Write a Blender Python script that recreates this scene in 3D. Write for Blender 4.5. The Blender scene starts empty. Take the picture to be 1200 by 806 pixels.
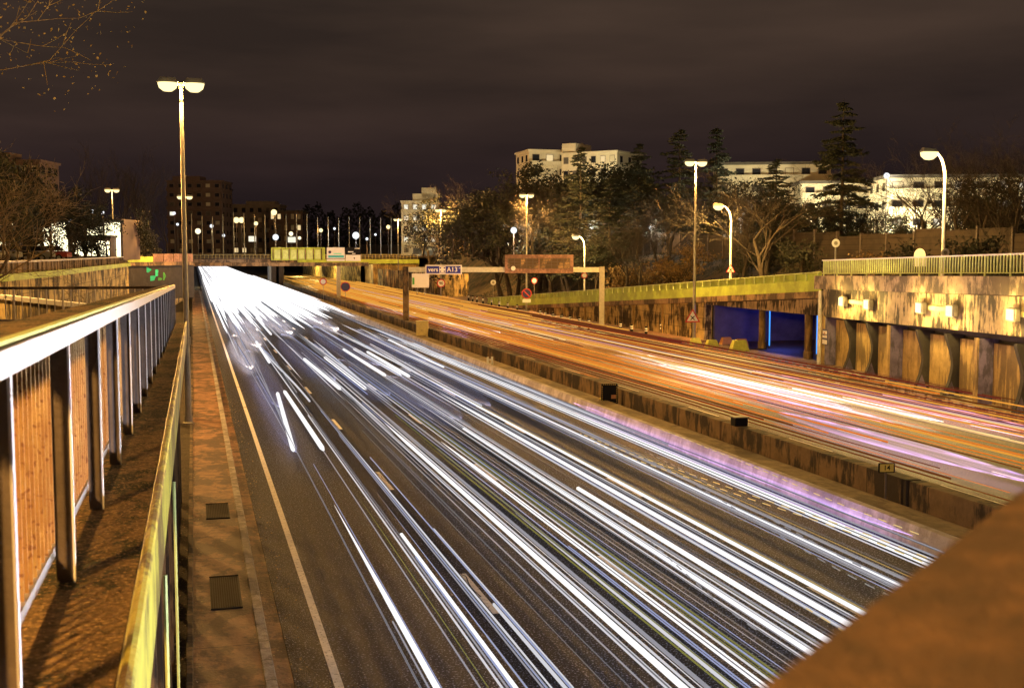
import bpy, math, random
from mathutils import Vector, Matrix
R = math.radians
random.seed(7)
scn = bpy.context.scene
col = scn.collection
# ------------------------------------------------------------------ camera
F, CH = 1350.0, 7.2
YAW, PIT = R(15.44), math.atan(106 / 1350)
cam = bpy.data.cameras.new('camera')
cam.sensor_width = 36; cam.lens = 40.5; cam.clip_end = 4000; cam.clip_start = .05
cam.dof.use_dof = True; cam.dof.focus_distance = 45; cam.dof.aperture_fstop = 5.0
co = bpy.data.objects.new('camera', cam); col.objects.link(co); scn.camera = co
co.location = (0, 0, CH); co.rotation_euler = (R(90) - PIT, 0, -YAW)
# ------------------------------------------------------------------ night sky
w = bpy.data.worlds.new('World'); scn.world = w; w.use_nodes = True
nt = w.node_tree; N = nt.nodes; L = nt.links; N.clear()
wo = N.new('ShaderNodeOutputWorld'); bg = N.new('ShaderNodeBackground'); L.new(bg.outputs[0], wo.inputs[0])
tc = N.new('ShaderNodeTexCoord'); sx = N.new('ShaderNodeSeparateXYZ'); L.new(tc.outputs['Generated'], sx.inputs[0])
mp = N.new('ShaderNodeMapping'); mp.inputs['Scale'].default_value = (1.2, 1.2, 7); L.new(tc.outputs['Generated'], mp.inputs[0])
nz = N.new('ShaderNodeTexNoise'); nz.inputs['Scale'].default_value = 2.2; nz.inputs['Detail'].default_value = 6; L.new(mp.outputs[0], nz.inputs['Vector'])
rp = N.new('ShaderNodeValToRGB'); L.new(sx.outputs['Z'], rp.inputs[0])
e = rp.color_ramp.elements
e[0].position = 0; e[0].color = (.012, .008, .009, 1)
e[1].position = .32; e[1].color = (.042, .029, .020, 1)
q = e.new(.07); q.color = (.021, .0130, .0125, 1)
q = e.new(.15); q.color = (.034, .022, .0165, 1)
rc = N.new('ShaderNodeValToRGB'); L.new(nz.outputs['Fac'], rc.inputs[0])
rc.color_ramp.elements[0].position = .33; rc.color_ramp.elements[0].color = (.62, .62, .66, 1)
rc.color_ramp.elements[1].position = .68; rc.color_ramp.elements[1].color = (1.30, 1.22, 1.18, 1)
mx = N.new('ShaderNodeMixRGB'); mx.blend_type = 'MULTIPLY'; mx.inputs[0].default_value = 1
L.new(rp.outputs[0], mx.inputs[1]); L.new(rc.outputs[0], mx.inputs[2]); L.new(mx.outputs[0], bg.inputs[0]); bg.inputs[1].default_value = 1.12
scn.view_settings.view_transform = 'Standard'; scn.view_settings.look = 'None'
scn.view_settings.exposure = 0.2; scn.view_settings.gamma = 1; scn.view_settings.use_curve_mapping = False
cy = scn.cycles
cy.use_denoising = True; cy.max_bounces = 5; cy.diffuse_bounces = 2; cy.glossy_bounces = 3; cy.transmission_bounces = 3
cy.transparent_max_bounces = 24; cy.sample_clamp_indirect = 4; cy.sample_clamp_direct = 0
cy.caustics_reflective = False; cy.caustics_refractive = False; cy.use_light_tree = True
SODIUM = (1.0, .50, .12); WARM = (1.0, .78, .42); COOL = (.86, .93, 1.0)
K_SOD = 1.0                                   # overall strength of the street lighting

# ------------------------------------------------------------------ projection helpers (real depth, real height)
CA, SA = math.cos(YAW), math.sin(YAW); CP, SP = math.cos(PIT), math.sin(PIT)
def ray(px, py):
    u = (px - 600) / F; v = (py - 403) / F
    dh = CP - v * SP; dz = -SP - v * CP
    return (u * CA + dh * SA, -u * SA + dh * CA, dz, dh)
def G(px, py, h=0.0):                          # point at height h seen at px, py
    x, y, z, dh = ray(px, py); t = (h - CH) / z
    return (x * t, y * t, h)
def W(px, py, d):                              # point at distance d (along the view heading) seen at px, py
    x, y, z, dh = ray(px, py); t = d / dh
    return (x * t, y * t, CH + z * t)
def WX(px, py, X):                             # point on the plane x = X seen at px, py
    x, y, z, dh = ray(px, py); t = X / x
    return (X, y * t, CH + z * t)

# ------------------------------------------------------------------ materials
MATS = {}
def newmat(name):
    m = bpy.data.materials.new(name); m.use_nodes = True; m.node_tree.nodes.clear(); MATS[name] = m
    o = m.node_tree.nodes.new('ShaderNodeOutputMaterial'); return m, m.node_tree.nodes, m.node_tree.links, o
def pbr(name, colr, rough=.7, metal=0., noise=.25, scale=3., bump=.2, spec=.5, stretch=(1, 1, 1), stain=None, stain_amt=.6, stain_scale=(1, 1, .15), speck=None, speck_scale=60, fine=None, emit=None, emit_s=0, joints=None):
    m, N, L, o = newmat(name)
    b = N.new('ShaderNodeBsdfPrincipled'); L.new(b.outputs[0], o.inputs[0])
    b.inputs['Roughness'].default_value = rough; b.inputs['Metallic'].default_value = metal
    b.inputs['Specular IOR Level'].default_value = spec
    tc = N.new('ShaderNodeTexCoord'); mp = N.new('ShaderNodeMapping'); L.new(tc.outputs['Object'], mp.inputs[0]); mp.inputs['Scale'].default_value = stretch
    n = N.new('ShaderNodeTexNoise'); n.inputs['Scale'].default_value = scale; n.inputs['Detail'].default_value = 8; n.inputs['Roughness'].default_value = .65; L.new(mp.outputs[0], n.inputs['Vector'])
    r = N.new('ShaderNodeValToRGB'); L.new(n.outputs['Fac'], r.inputs[0])
    r.color_ramp.elements[0].position = .3; r.color_ramp.elements[1].position = .7
    r.color_ramp.elements[0].color = (*[c * (1 - noise) for c in colr], 1); r.color_ramp.elements[1].color = (*[min(1, c * (1 + noise)) for c in colr], 1)
    out = r.outputs[0]
    if stain:
        m2 = N.new('ShaderNodeMapping'); L.new(tc.outputs['Object'], m2.inputs[0]); m2.inputs['Scale'].default_value = stain_scale
        n2 = N.new('ShaderNodeTexNoise'); n2.inputs['Scale'].default_value = 1.6; n2.inputs['Detail'].default_value = 7; n2.inputs['Roughness'].default_value = .7; L.new(m2.outputs[0], n2.inputs['Vector'])
        n5 = N.new('ShaderNodeTexNoise'); n5.inputs['Scale'].default_value = .55; n5.inputs['Detail'].default_value = 5; L.new(tc.outputs['Object'], n5.inputs['Vector'])
        mm_ = N.new('ShaderNodeMath'); mm_.operation = 'MULTIPLY_ADD'; L.new(n5.outputs['Fac'], mm_.inputs[0]); mm_.inputs[1].default_value = .9; mm_.inputs[2].default_value = -.45
        ad = N.new('ShaderNodeMath'); L.new(n2.outputs['Fac'], ad.inputs[0]); L.new(mm_.outputs[0], ad.inputs[1])
        r2 = N.new('ShaderNodeValToRGB'); L.new(ad.outputs[0], r2.inputs[0])
        r2.color_ramp.elements[0].position = .45; r2.color_ramp.elements[1].position = .56
        r2.color_ramp.elements[0].color = (0, 0, 0, 1); r2.color_ramp.elements[1].color = (stain_amt,) * 3 + (1,)
        x = N.new('ShaderNodeMixRGB'); L.new(r2.outputs[0], x.inputs[0]); L.new(out, x.inputs[1]); x.inputs[2].default_value = (*stain, 1); out = x.outputs[0]
    if speck:
        n3 = N.new('ShaderNodeTexNoise'); n3.inputs['Scale'].default_value = speck_scale; n3.inputs['Detail'].default_value = 2; L.new(tc.outputs['Object'], n3.inputs['Vector'])
        r3 = N.new('ShaderNodeValToRGB'); L.new(n3.outputs['Fac'], r3.inputs[0]); r3.color_ramp.elements[0].position = .585; r3.color_ramp.elements[1].position = .66
        x = N.new('ShaderNodeMixRGB'); L.new(r3.outputs[0], x.inputs[0]); L.new(out, x.inputs[1]); x.inputs[2].default_value = (*speck, 1); out = x.outputs[0]
    if joints:
        ax, per, wd = joints
        s = N.new('ShaderNodeSeparateXYZ'); L.new(tc.outputs['Object'], s.inputs[0])
        d = N.new('ShaderNodeMath'); d.operation = 'PINGPONG'; L.new(s.outputs[ax], d.inputs[0]); d.inputs[1].default_value = per / 2
        g = N.new('ShaderNodeMath'); g.operation = 'LESS_THAN'; L.new(d.outputs[0], g.inputs[0]); g.inputs[1].default_value = wd
        x = N.new('ShaderNodeMixRGB'); x.blend_type = 'MULTIPLY'; L.new(g.outputs[0], x.inputs[0]); L.new(out, x.inputs[1]); x.inputs[2].default_value = (.3, .28, .25, 1); out = x.outputs[0]
    L.new(out, b.inputs['Base Color'])
    if bump:
        n4 = N.new('ShaderNodeTexNoise'); n4.inputs['Scale'].default_value = fine or scale * 6; n4.inputs['Detail'].default_value = 6; L.new(tc.outputs['Object'], n4.inputs['Vector'])
        bp = N.new('ShaderNodeBump'); bp.inputs['Strength'].default_value = bump; bp.inputs['Distance'].default_value = .03; L.new(n4.outputs['Fac'], bp.inputs['Height']); L.new(bp.outputs[0], b.inputs['Normal'])
    if emit:
        b.inputs['Emission Color'].default_value = (*emit, 1); b.inputs['Emission Strength'].default_value = emit_s
    return m
def glow(name, c, s):
    m, N, L, o = newmat(name); e = N.new('ShaderNodeEmission'); e.inputs[0].default_value = (*c, 1); e.inputs[1].default_value = s; L.new(e.outputs[0], o.inputs[0]); return m
def soft(name, c, s, streak=True):             # emissive smear painting reflected light: adds to what is behind it, fades to its rim
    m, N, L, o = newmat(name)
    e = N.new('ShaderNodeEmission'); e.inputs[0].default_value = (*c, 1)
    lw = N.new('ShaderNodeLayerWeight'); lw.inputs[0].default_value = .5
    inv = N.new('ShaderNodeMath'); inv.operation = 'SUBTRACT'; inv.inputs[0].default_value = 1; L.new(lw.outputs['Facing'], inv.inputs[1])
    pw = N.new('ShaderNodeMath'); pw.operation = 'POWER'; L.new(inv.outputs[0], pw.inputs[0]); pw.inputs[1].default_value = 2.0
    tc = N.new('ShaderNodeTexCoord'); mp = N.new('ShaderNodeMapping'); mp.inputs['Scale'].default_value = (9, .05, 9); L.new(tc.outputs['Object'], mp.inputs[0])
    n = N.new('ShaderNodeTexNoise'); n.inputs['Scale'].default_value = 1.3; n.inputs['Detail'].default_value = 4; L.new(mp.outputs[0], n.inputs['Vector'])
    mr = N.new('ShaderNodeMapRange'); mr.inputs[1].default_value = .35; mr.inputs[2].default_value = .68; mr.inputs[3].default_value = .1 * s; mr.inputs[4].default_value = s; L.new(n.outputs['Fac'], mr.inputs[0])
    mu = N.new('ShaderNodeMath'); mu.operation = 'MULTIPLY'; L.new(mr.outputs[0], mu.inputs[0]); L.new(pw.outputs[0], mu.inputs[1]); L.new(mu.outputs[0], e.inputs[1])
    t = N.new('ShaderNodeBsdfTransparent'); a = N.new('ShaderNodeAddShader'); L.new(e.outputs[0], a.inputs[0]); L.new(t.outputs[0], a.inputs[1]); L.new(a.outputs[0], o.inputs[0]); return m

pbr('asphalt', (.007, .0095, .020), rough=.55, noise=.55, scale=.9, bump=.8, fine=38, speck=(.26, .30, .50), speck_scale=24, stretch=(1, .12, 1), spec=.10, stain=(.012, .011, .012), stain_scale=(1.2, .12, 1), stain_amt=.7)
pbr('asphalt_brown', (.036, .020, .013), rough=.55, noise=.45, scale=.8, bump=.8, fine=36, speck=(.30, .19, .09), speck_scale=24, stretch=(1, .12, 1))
pbr('walkway', (.26, .14, .08), rough=.7, noise=.5, scale=2.6, bump=.7, stain=(.035, .022, .016), stain_scale=(1.4, .9, 1), stain_amt=.8, joints=(1, 2.1, .018))
pbr('soil', (.045, .036, .026), rough=.95, noise=.6, scale=2, bump=.9, fine=14, speck=(.12, .10, .07), speck_scale=16)
pbr('ochre_strip', (.25, .19, .10), rough=.85, noise=.4, scale=2, bump=.5, stain=(.08, .06, .04), stain_scale=(1, .3, 1))
pbr('kerb', (.36, .33, .31), rough=.75, noise=.35, scale=5, bump=.5, joints=(1, 1.0, .012), stain=(.1, .08, .06), stain_scale=(2, 2, 2))
pbr('paint', (.72, .70, .66), rough=.6, noise=.2, scale=6, bump=.2, speck=(.3, .28, .26), speck_scale=14)
pbr('concrete', (.42, .32, .20), rough=.85, noise=.4, scale=.9, bump=.6, fine=10, stain=(.028, .022, .018), stain_amt=.96, stain_scale=(2.2, 2.2, .5))
pbr('concrete_panel', (.42, .29, .11), rough=.8, noise=.35, scale=2.2, bump=.5, stain=(.10, .07, .04), stain_amt=.8, stain_scale=(2.5, 2.5, .35))
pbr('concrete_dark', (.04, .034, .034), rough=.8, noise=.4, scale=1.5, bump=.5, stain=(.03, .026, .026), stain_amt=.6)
pbr('concrete_coping', (.36, .27, .18), rough=.85, noise=.35, scale=1.5, bump=.5, joints=(1, 1.9, .02), stain=(.06, .045, .035), stain_amt=.85, stain_scale=(1.2, 1.2, .5))
pbr('retaining', (.60, .46, .20), rough=.85, noise=.3, scale=1.0, bump=.5, stain=(.035, .022, .012), stain_amt=.96, stain_scale=(2.4, 2.4, .32), joints=(2, .95, .02))
pbr('lime_paint', (.50, .64, .09), rough=.6, noise=.2, scale=1, bump=.2, stain=(.22, .25, .05), stain_amt=.4, stain_scale=(.8, .4, .5))
pbr('lime_rail', (.60, .72, .26), rough=.5, noise=.2, scale=3, bump=.1)
pbr('brown_lip', (.30, .20, .11), rough=.8, noise=.35, scale=1.3, bump=.4, stain=(.05, .035, .025), stain_amt=.85, stain_scale=(1, 1, .4), joints=(1, 2.4, .03))
pbr('barrier_face', (.15, .098, .05), rough=.85, noise=.4, scale=1.3, bump=.5, stain=(.018, .012, .009), stain_amt=.97, stain_scale=(1, 1.6, .4), joints=(1, 3, .02))
pbr('jersey_pale', (.50, .46, .46), rough=.8, noise=.3, scale=3, bump=.4, stain=(.2, .16, .14), stain_amt=.5)
pbr('ledge_moss', (.22, .14, .06), rough=.95, noise=.8, scale=22, bump=1, fine=30, stain=(.03, .035, .015), stain_scale=(5, 3, 5), stain_amt=.95, speck=(.55, .36, .15), speck_scale=48)
pbr('rail_white', (.80, .80, .80), rough=.45, noise=.05, scale=8, bump=.05)
pbr('rail_post', (.42, .38, .36), rough=.5, noise=.2, scale=6, bump=.15)
pbr('rail_infill', (.42, .29, .13), rough=.55, noise=.3, scale=5, bump=.25, stain=(.30, .15, .06), stain_scale=(9, 3, 2), speck=(.2, .09, .04), speck_scale=34)  # even orange base with darker specks
pbr('green_face', (.55, .52, .07), rough=.42, noise=.3, scale=3, bump=.4, stain=(.10, .06, .015), stain_amt=.95, stain_scale=(8, 2.6, 1.2))
pbr('fore_concrete', (.105, .056, .026), rough=.9, noise=.6, scale=22, bump=.8, stain=(.05, .028, .016), stain_scale=(7, 7, 7), stain_amt=.7)
pbr('galv', (.34, .32, .26), rough=.45, metal=.4, noise=.2, scale=4, bump=.1)
pbr('steel_dark', (.10, .08, .07), rough=.6, noise=.3, scale=5, bump=.2)
pbr('steel_beam', (.52, .52, .42), rough=.5, noise=.2, scale=4, bump=.1)
pbr('rust_panel', (.30, .17, .13), rough=.6, noise=.4, scale=6, bump=.2, stain=(.1, .05, .04), stain_scale=(2, 2, 2))
pbr('sign_white', (.82, .82, .80), rough=.4, noise=.04, bump=0)
pbr('sign_blue', (.012, .02, .32), rough=.4, noise=.05, bump=0)
pbr('sign_navy', (.02, .02, .12), rough=.4, noise=.05, bump=0)
pbr('sign_red', (.55, .03, .03), rough=.4, noise=.05, bump=0)
pbr('sign_cyan', (.05, .50, .60), rough=.4, noise=.05, bump=0)
pbr('sign_black', (.012, .012, .014), rough=.6, noise=.05, bump=0, spec=.1)
pbr('sign_yellow', (.62, .48, .10), rough=.5, noise=.1, bump=0)
pbr('cabinet', (.45, .38, .16), rough=.55, noise=.15, scale=4, bump=.1)
pbr('block_yellow', (.55, .58, .12), rough=.8, noise=.2, scale=4)
pbr('block_orange', (.50, .25, .10), rough=.8, noise=.2, scale=4)
pbr('bark', (.045, .034, .024), rough=.95, noise=.5, scale=6, bump=.8)
pbr('bark_lit', (.34, .25, .12), rough=.9, noise=.4, scale=6, bump=.6)  # lamplit brightness of the twigs put into the bark colour
pbr('twig', (.03, .022, .015), rough=.9, noise=.4, scale=3, bump=0)
pbr('leaf_gold', (.60, .42, .10), rough=.7, noise=.4, scale=2, bump=0)
pbr('leaf_brown', (.16, .10, .035), rough=.8, noise=.6, scale=2, bump=0)
pbr('leaf_dark', (.022, .025, .013), rough=.8, noise=.6, scale=1.2, bump=0)
pbr('needle', (.018, .024, .014), rough=.8, noise=.5, scale=1.5, bump=0)
pbr('grass', (.02, .019, .010), rough=.95, noise=.6, scale=.35, bump=.9, fine=6, stain=(.12, .08, .04), stain_scale=(.5, .5, .5), stain_amt=.6)
pbr('facade_cream', (.62, .56, .42), rough=.85, noise=.12, scale=.8, bump=.2)
pbr('facade_brown', (.15, .10, .085), rough=.85, noise=.2, scale=.8, bump=.2)
pbr('facade_grey', (.22, .18, .155), rough=.85, noise=.2, scale=.8, bump=.2)
pbr('roof_dark', (.10, .09, .08), rough=.8, bump=.2)
pbr('glass', (.02, .022, .03), rough=.12, noise=.1, bump=0, spec=.8)
pbr('car_dark', (.03, .03, .035), rough=.25, noise=.05, bump=0, spec=.8)
pbr('car_grey', (.35, .36, .38), rough=.3, noise=.05, bump=0, spec=.8)
pbr('car_red', (.35, .03, .03), rough=.3, noise=.05, bump=0, spec=.8)
pbr('tyre', (.02, .02, .02), rough=.9, bump=0)
pbr('wood_fence', (.035, .025, .018), rough=.85, noise=.4, scale=1, bump=.4, stain=(.05, .035, .025), stain_amt=.8, stain_scale=(.5, .5, .5), joints=(2, .5, .02))
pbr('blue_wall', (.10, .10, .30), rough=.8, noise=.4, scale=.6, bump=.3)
pbr('pillar_headlit', (.16, .13, .24), rough=.7, noise=.4, scale=1.6, bump=.4, stain=(.04, .035, .05), stain_amt=.7, stain_scale=(2, 2, .6))  # mauve of the headlights on the pilaster sides put into the colour
pbr('grey_pipe', (.55, .50, .44), rough=.5, bump=.1)
pbr('mural_teal', (.05, .85, .60), rough=.7, bump=0)
pbr('mural_green', (.10, .45, .12), rough=.7, bump=0)
pbr('debris', (.34, .26, .15), rough=.9, noise=.5, scale=9, bump=.3)
pbr('grate', (.03, .025, .02), rough=.9, bump=0, spec=.02)
glow('lamp_sodium', (1.0, .80, .36), 1.7); glow('lamp_white', (.92, .96, 1.0), 1.2); glow('lamp_warm', (1.0, .86, .5), 1.6)
glow('window_warm', (1.0, .74, .36), .8); glow('window_white', (1.0, .95, .75), .9); glow('shop_white', (1.0, .90, .55), 3.2)
glow('wall_lamp_glow', (1.0, .84, .40), 1.9); glow('blue_strip', (.05, .30, 1.0), 1.6); glow('point_red', (1, .05, .02), 4)
def dotted(name, c, s, per=3.2):
    m, N, L, o = newmat(name); e = N.new('ShaderNodeEmission'); e.inputs[0].default_value = (*c, 1); e.inputs[1].default_value = s
    tc = N.new('ShaderNodeTexCoord'); sp = N.new('ShaderNodeSeparateXYZ'); L.new(tc.outputs['Object'], sp.inputs[0])
    pp = N.new('ShaderNodeMath'); pp.operation = 'PINGPONG'; pp.inputs[1].default_value = 1 / per / 1; L.new(sp.outputs['Y'], pp.inputs[0])
    g = N.new('ShaderNodeMath'); g.operation = 'GREATER_THAN'; g.inputs[1].default_value = .5 / per; L.new(pp.outputs[0], g.inputs[0])
    t = N.new('ShaderNodeBsdfTransparent'); x = N.new('ShaderNodeMixShader'); L.new(g.outputs[0], x.inputs[0]); L.new(t.outputs[0], x.inputs[1]); L.new(e.outputs[0], x.inputs[2]); L.new(x.outputs[0], o.inputs[0]); return m
TW = {  # headlights
 'blaze': glow('trail_blaze', (1, .985, 1), 1.3), 'white_hot': glow('trail_white_hot', (1, .98, 1), .98), 'white': glow('trail_white', (.95, .94, 1), .62), 'pale': glow('trail_pale', (.84, .82, .92), .32),
 'faint': glow('trail_faint', (.72, .70, .78), .17), 'blue': glow('trail_blue', (.55, .62, 1), .5), 'lime': glow('trail_lime', (.62, .60, .16), .28), 'gold': glow('trail_gold', (.80, .58, .22), .45)}
TR = {
 'orange': glow('trail_orange', (1, .26, .03), .62), 'amber': glow('trail_amber', (1, .43, .06), .70), 'red': glow('trail_red', (.8, .12, .07), .16), 'pink': glow('trail_pink', (1, .55, .60), .5),
 'cream': glow('trail_cream', (1, .74, .34), .85), 'whiter': glow('trail_bright', (1, .93, .93), .85), 'dimorange': glow('trail_dim_orange', (.75, .22, .05), .16), 'violet': glow('trail_violet', (.55, .40, 1), .7)}
DOT = {'gold': dotted('dots_gold', (.85, .62, .25), .8), 'faint': dotted('dots_faint', (.6, .58, .62), .4), 'red': dotted('dots_red', (.9, .10, .06), .7, 2.2), 'cream': dotted('dots_cream', (1, .82, .5), .9, 2.2), 'amber': dotted('dots_amber', (1, .6, .15), .8, 2.2), 'orange': dotted('dots_orange', (1, .32, .06), .8, 2.2)}
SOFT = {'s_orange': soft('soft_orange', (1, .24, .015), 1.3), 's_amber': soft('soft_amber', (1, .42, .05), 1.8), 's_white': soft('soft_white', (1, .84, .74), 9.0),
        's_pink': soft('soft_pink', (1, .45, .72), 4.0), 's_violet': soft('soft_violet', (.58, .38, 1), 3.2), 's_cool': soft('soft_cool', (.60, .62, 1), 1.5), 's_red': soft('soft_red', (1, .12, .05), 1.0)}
M = MATS

# ------------------------------------------------------------------ mesh helpers
class MB:
    def __init__(s): s.v = []; s.f = []
    def add(s, vs, fs):
        o = len(s.v); s.v += [tuple(v) for v in vs]; s.f += [tuple(i + o for i in f) for f in fs]; return s
    def box(s, x0, x1, y0, y1, z0, z1):
        return s.add([(x0, y0, z0), (x1, y0, z0), (x1, y1, z0), (x0, y1, z0), (x0, y0, z1), (x1, y0, z1), (x1, y1, z1), (x0, y1, z1)],
                     [(0, 3, 2, 1), (4, 5, 6, 7), (0, 1, 5, 4), (1, 2, 6, 5), (2, 3, 7, 6), (3, 0, 4, 7)])
    def bbox(s, x0, x1, y0, y1, z0, z1, b=.02):   # box with chamfered vertical and top edges
        b = min(b, (x1 - x0) * .45, (y1 - y0) * .45, (z1 - z0) * .45)
        def ring(i, z): return [(x0 + i + (b if k in (0, 7, 5, 6) and False else 0), 0, z) for k in ()]
        def oct_(i, z):
            a0, a1, c0, c1 = x0 + i, x1 - i, y0 + i, y1 - i
            return [(a0 + b, c0, z), (a1 - b, c0, z), (a1, c0 + b, z), (a1, c1 - b, z), (a1 - b, c1, z), (a0 + b, c1, z), (a0, c1 - b, z), (a0, c0 + b, z)]
        v = oct_(0, z0) + oct_(0, z1 - b) + oct_(b * .7, z1)
        f = [tuple(range(7, -1, -1)), tuple(range(16, 24))]
        for r in (0, 8):
            for k in range(8): f.append((r + k, r + (k + 1) % 8, r + 8 + (k + 1) % 8, r + 8 + k))
        return s.add(v, f)
    def prism(s, poly, z0, z1):                 # polygon in xy, ccw
        n = len(poly); v = [(p[0], p[1], z0) for p in poly] + [(p[0], p[1], z1) for p in poly]
        f = [tuple(range(n - 1, -1, -1)), tuple(range(n, 2 * n))] + [(k, (k + 1) % n, n + (k + 1) % n, n + k) for k in range(n)]
        return s.add(v, f)
    def sweep(s, path, sec, close=False):       # path: list of (x,y,z); sec: list of (offset to the right, up)
        n = len(sec); P = [Vector(p) for p in path]; v = []
        for i, p in enumerate(P):
            d = (P[min(i + 1, len(P) - 1)] - P[max(i - 1, 0)]); d.z = 0; d.normalize()
            r = Vector((d.y, -d.x, 0))
            for a, b in sec: v.append(p + r * a + Vector((0, 0, b)))
        f = []
        for i in range(len(P) - 1):
            for k in range(n): f.append((i * n + k, i * n + (k + 1) % n, (i + 1) * n + (k + 1) % n, (i + 1) * n + k))
        f.append(tuple(range(n - 1, -1, -1))); f.append(tuple(range((len(P) - 1) * n, len(P) * n)))
        return s.add(v, f)
    def tube(s, pts, rad, n=8, cap=True):
        P = [Vector(p) for p in pts]
        if not isinstance(rad, (list, tuple)): rad = [rad] * len(P)
        v = []; u = None
        for i, p in enumerate(P):
            d = (P[min(i + 1, len(P) - 1)] - P[max(i - 1, 0)]).normalized()
            if u is None:
                u = d.cross(Vector((0, 0, 1)) if abs(d.z) < .9 else Vector((1, 0, 0))).normalized()
            else:
                u = (u - d * u.dot(d)); u = u.normalized() if u.length > 1e-5 else d.cross(Vector((1, 0, .3))).normalized()
            w_ = d.cross(u)
            for k in range(n):
                a = 2 * math.pi * k / n; v.append(p + (u * math.cos(a) + w_ * math.sin(a)) * rad[i])
        f = []
        for i in range(len(P) - 1):
            for k in range(n): f.append((i * n + k, i * n + (k + 1) % n, (i + 1) * n + (k + 1) % n, (i + 1) * n + k))
        if cap: f.append(tuple(range(n - 1, -1, -1))); f.append(tuple(range((len(P) - 1) * n, len(P) * n)))
        return s.add(v, f)
    def lathe(s, prof, c=(0, 0, 0), n=16, axis='z'):
        v = []
        for r, z in prof:
            for k in range(n):
                a = 2 * math.pi * k / n; x, y = r * math.cos(a), r * math.sin(a)
                v.append((c[0] + x, c[1] + y, c[2] + z) if axis == 'z' else (c[0] + x, c[1] + z, c[2] + y))
        f = []
        for i in range(len(prof) - 1):
            for k in range(n): f.append((i * n + k, i * n + (k + 1) % n, (i + 1) * n + (k + 1) % n, (i + 1) * n + k))
        f.append(tuple(range(n - 1, -1, -1))); f.append(tuple(range((len(prof) - 1) * n, len(prof) * n)))
        return s.add(v, f)
    def build(s, name, mat, parent=None, loc=None, world=False, smooth=False):
        me = bpy.data.meshes.new(name)
        v = s.v
        base = Vector((0, 0, 0))
        if world and parent: base = parent.matrix_basis.translation
        if loc is not None: base = Vector(loc)
        if base.length: v = [(a - base.x, b - base.y, c - base.z) for a, b, c in v]
        me.from_pydata([tuple(p) for p in v], [], s.f); me.update()
        if smooth: me.polygons.foreach_set('use_smooth', [True] * len(me.polygons))
        me.materials.append(M[mat] if isinstance(mat, str) else mat)
        o = bpy.data.objects.new(name, me); col.objects.link(o)
        if parent: o.parent = parent
        elif loc is not None: o.location = loc
        return o
def tag(o, label, cat, group=None, kind=None):
    if label: o['label'] = label
    if cat: o['category'] = cat
    if group: o['group'] = group
    if kind: o['kind'] = kind
    return o
def thing(name, label, cat, loc=(0, 0, 0), rz=0, group=None):
    o = bpy.data.objects.new(name, None); col.objects.link(o); o.location = loc; o.rotation_euler = (0, 0, rz); o.empty_display_size = .3
    return tag(o, label, cat, group)
def struct(o, label=None): o['kind'] = 'structure'; 
def kids(o): return [c for c in bpy.data.objects if c.parent == o]
def copy_tree(o, parent=None, ch=None):
    c = o.copy(); col.objects.link(c)
    if parent: c.parent = parent
    for k in kids(o): copy_tree(k, c)
    return c
def place(proto, first, loc, rz=0, sc=1, label=None, group=None):
    o = proto if first else copy_tree(proto)
    o.location = loc; o.rotation_euler = (0, 0, rz); o.scale = (sc,) * 3 if not isinstance(sc, tuple) else sc
    if label: o['label'] = label
    if group: o['group'] = group
    return o
def text(body, size, name, mat, parent, x, y, z, align='CENTER', ext=.01, rz=0):   # upright lettering read from the -y side
    cu = bpy.data.curves.new(name, 'FONT'); cu.body = body; cu.size = size; cu.align_x = align; cu.align_y = 'CENTER'; cu.extrude = ext; cu.offset = size * .015
    t = bpy.data.objects.new('tmp', cu); col.objects.link(t)
    dg = bpy.context.evaluated_depsgraph_get(); me = bpy.data.meshes.new_from_object(t.evaluated_get(dg))
    bpy.data.objects.remove(t); me.materials.clear(); me.materials.append(M[mat]); me.name = name
    o = bpy.data.objects.new(name, me); col.objects.link(o); o.parent = parent; o.location = (x, y, z); o.rotation_euler = (R(90), 0, rz)
    return o
def lamp_light(name, parent, loc, power, colr, radius=.3, spot=None, rot=None):
    l = bpy.data.lights.new(name, 'SPOT' if spot else 'POINT'); l.energy = power; l.color = colr; l.shadow_soft_size = radius
    if spot: l.spot_size = R(spot); l.spot_blend = .6
    o = bpy.data.objects.new(name, l); col.objects.link(o); o.parent = parent; o.location = loc
    if rot: o.rotation_euler = rot
    return o

# ================================================================== THE SETTING
m = MB(); m.add([(-1500, -300, -.30), (1500, -300, -.30), (1500, 2500, -.30), (-1500, 2500, -.30)], [(0, 1, 2, 3)]); struct(m.build('ground', 'soil'))
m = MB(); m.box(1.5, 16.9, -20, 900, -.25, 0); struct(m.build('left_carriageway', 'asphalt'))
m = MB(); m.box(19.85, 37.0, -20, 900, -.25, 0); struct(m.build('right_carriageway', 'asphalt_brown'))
m = MB(); m.box(16.9, 19.84, -20, 900, -.25, -.012); struct(m.build('median_ground', 'soil'))
m = MB(); m.box(17.42, 18.62, -20, 460, -.012, .33); struct(m.build('median_strip', 'ochre_strip'))
# pavement along the left carriageway
m = MB(); m.box(-.14, 1.0, -10, 230, -.25, .12); struct(m.build('walkway', 'walkway'))
m = MB(); m.bbox(1.0, 1.2, -10, 230, -.25, .16, .025); struct(m.build('kerb', 'kerb'))
m = MB(); m.box(1.2, 1.5, -10, 230, -.25, -.03); struct(m.build('gutter', 'walkway'))
m = MB(); m.bbox(-.26, -.14, -10, 230, -.3, .17, .02); struct(m.build('path_edge', 'barrier_face'))
m = MB(); m.box(-14, -.26, -10, 140, -.29, -.22); struct(m.build('ditch', 'soil'))
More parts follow.
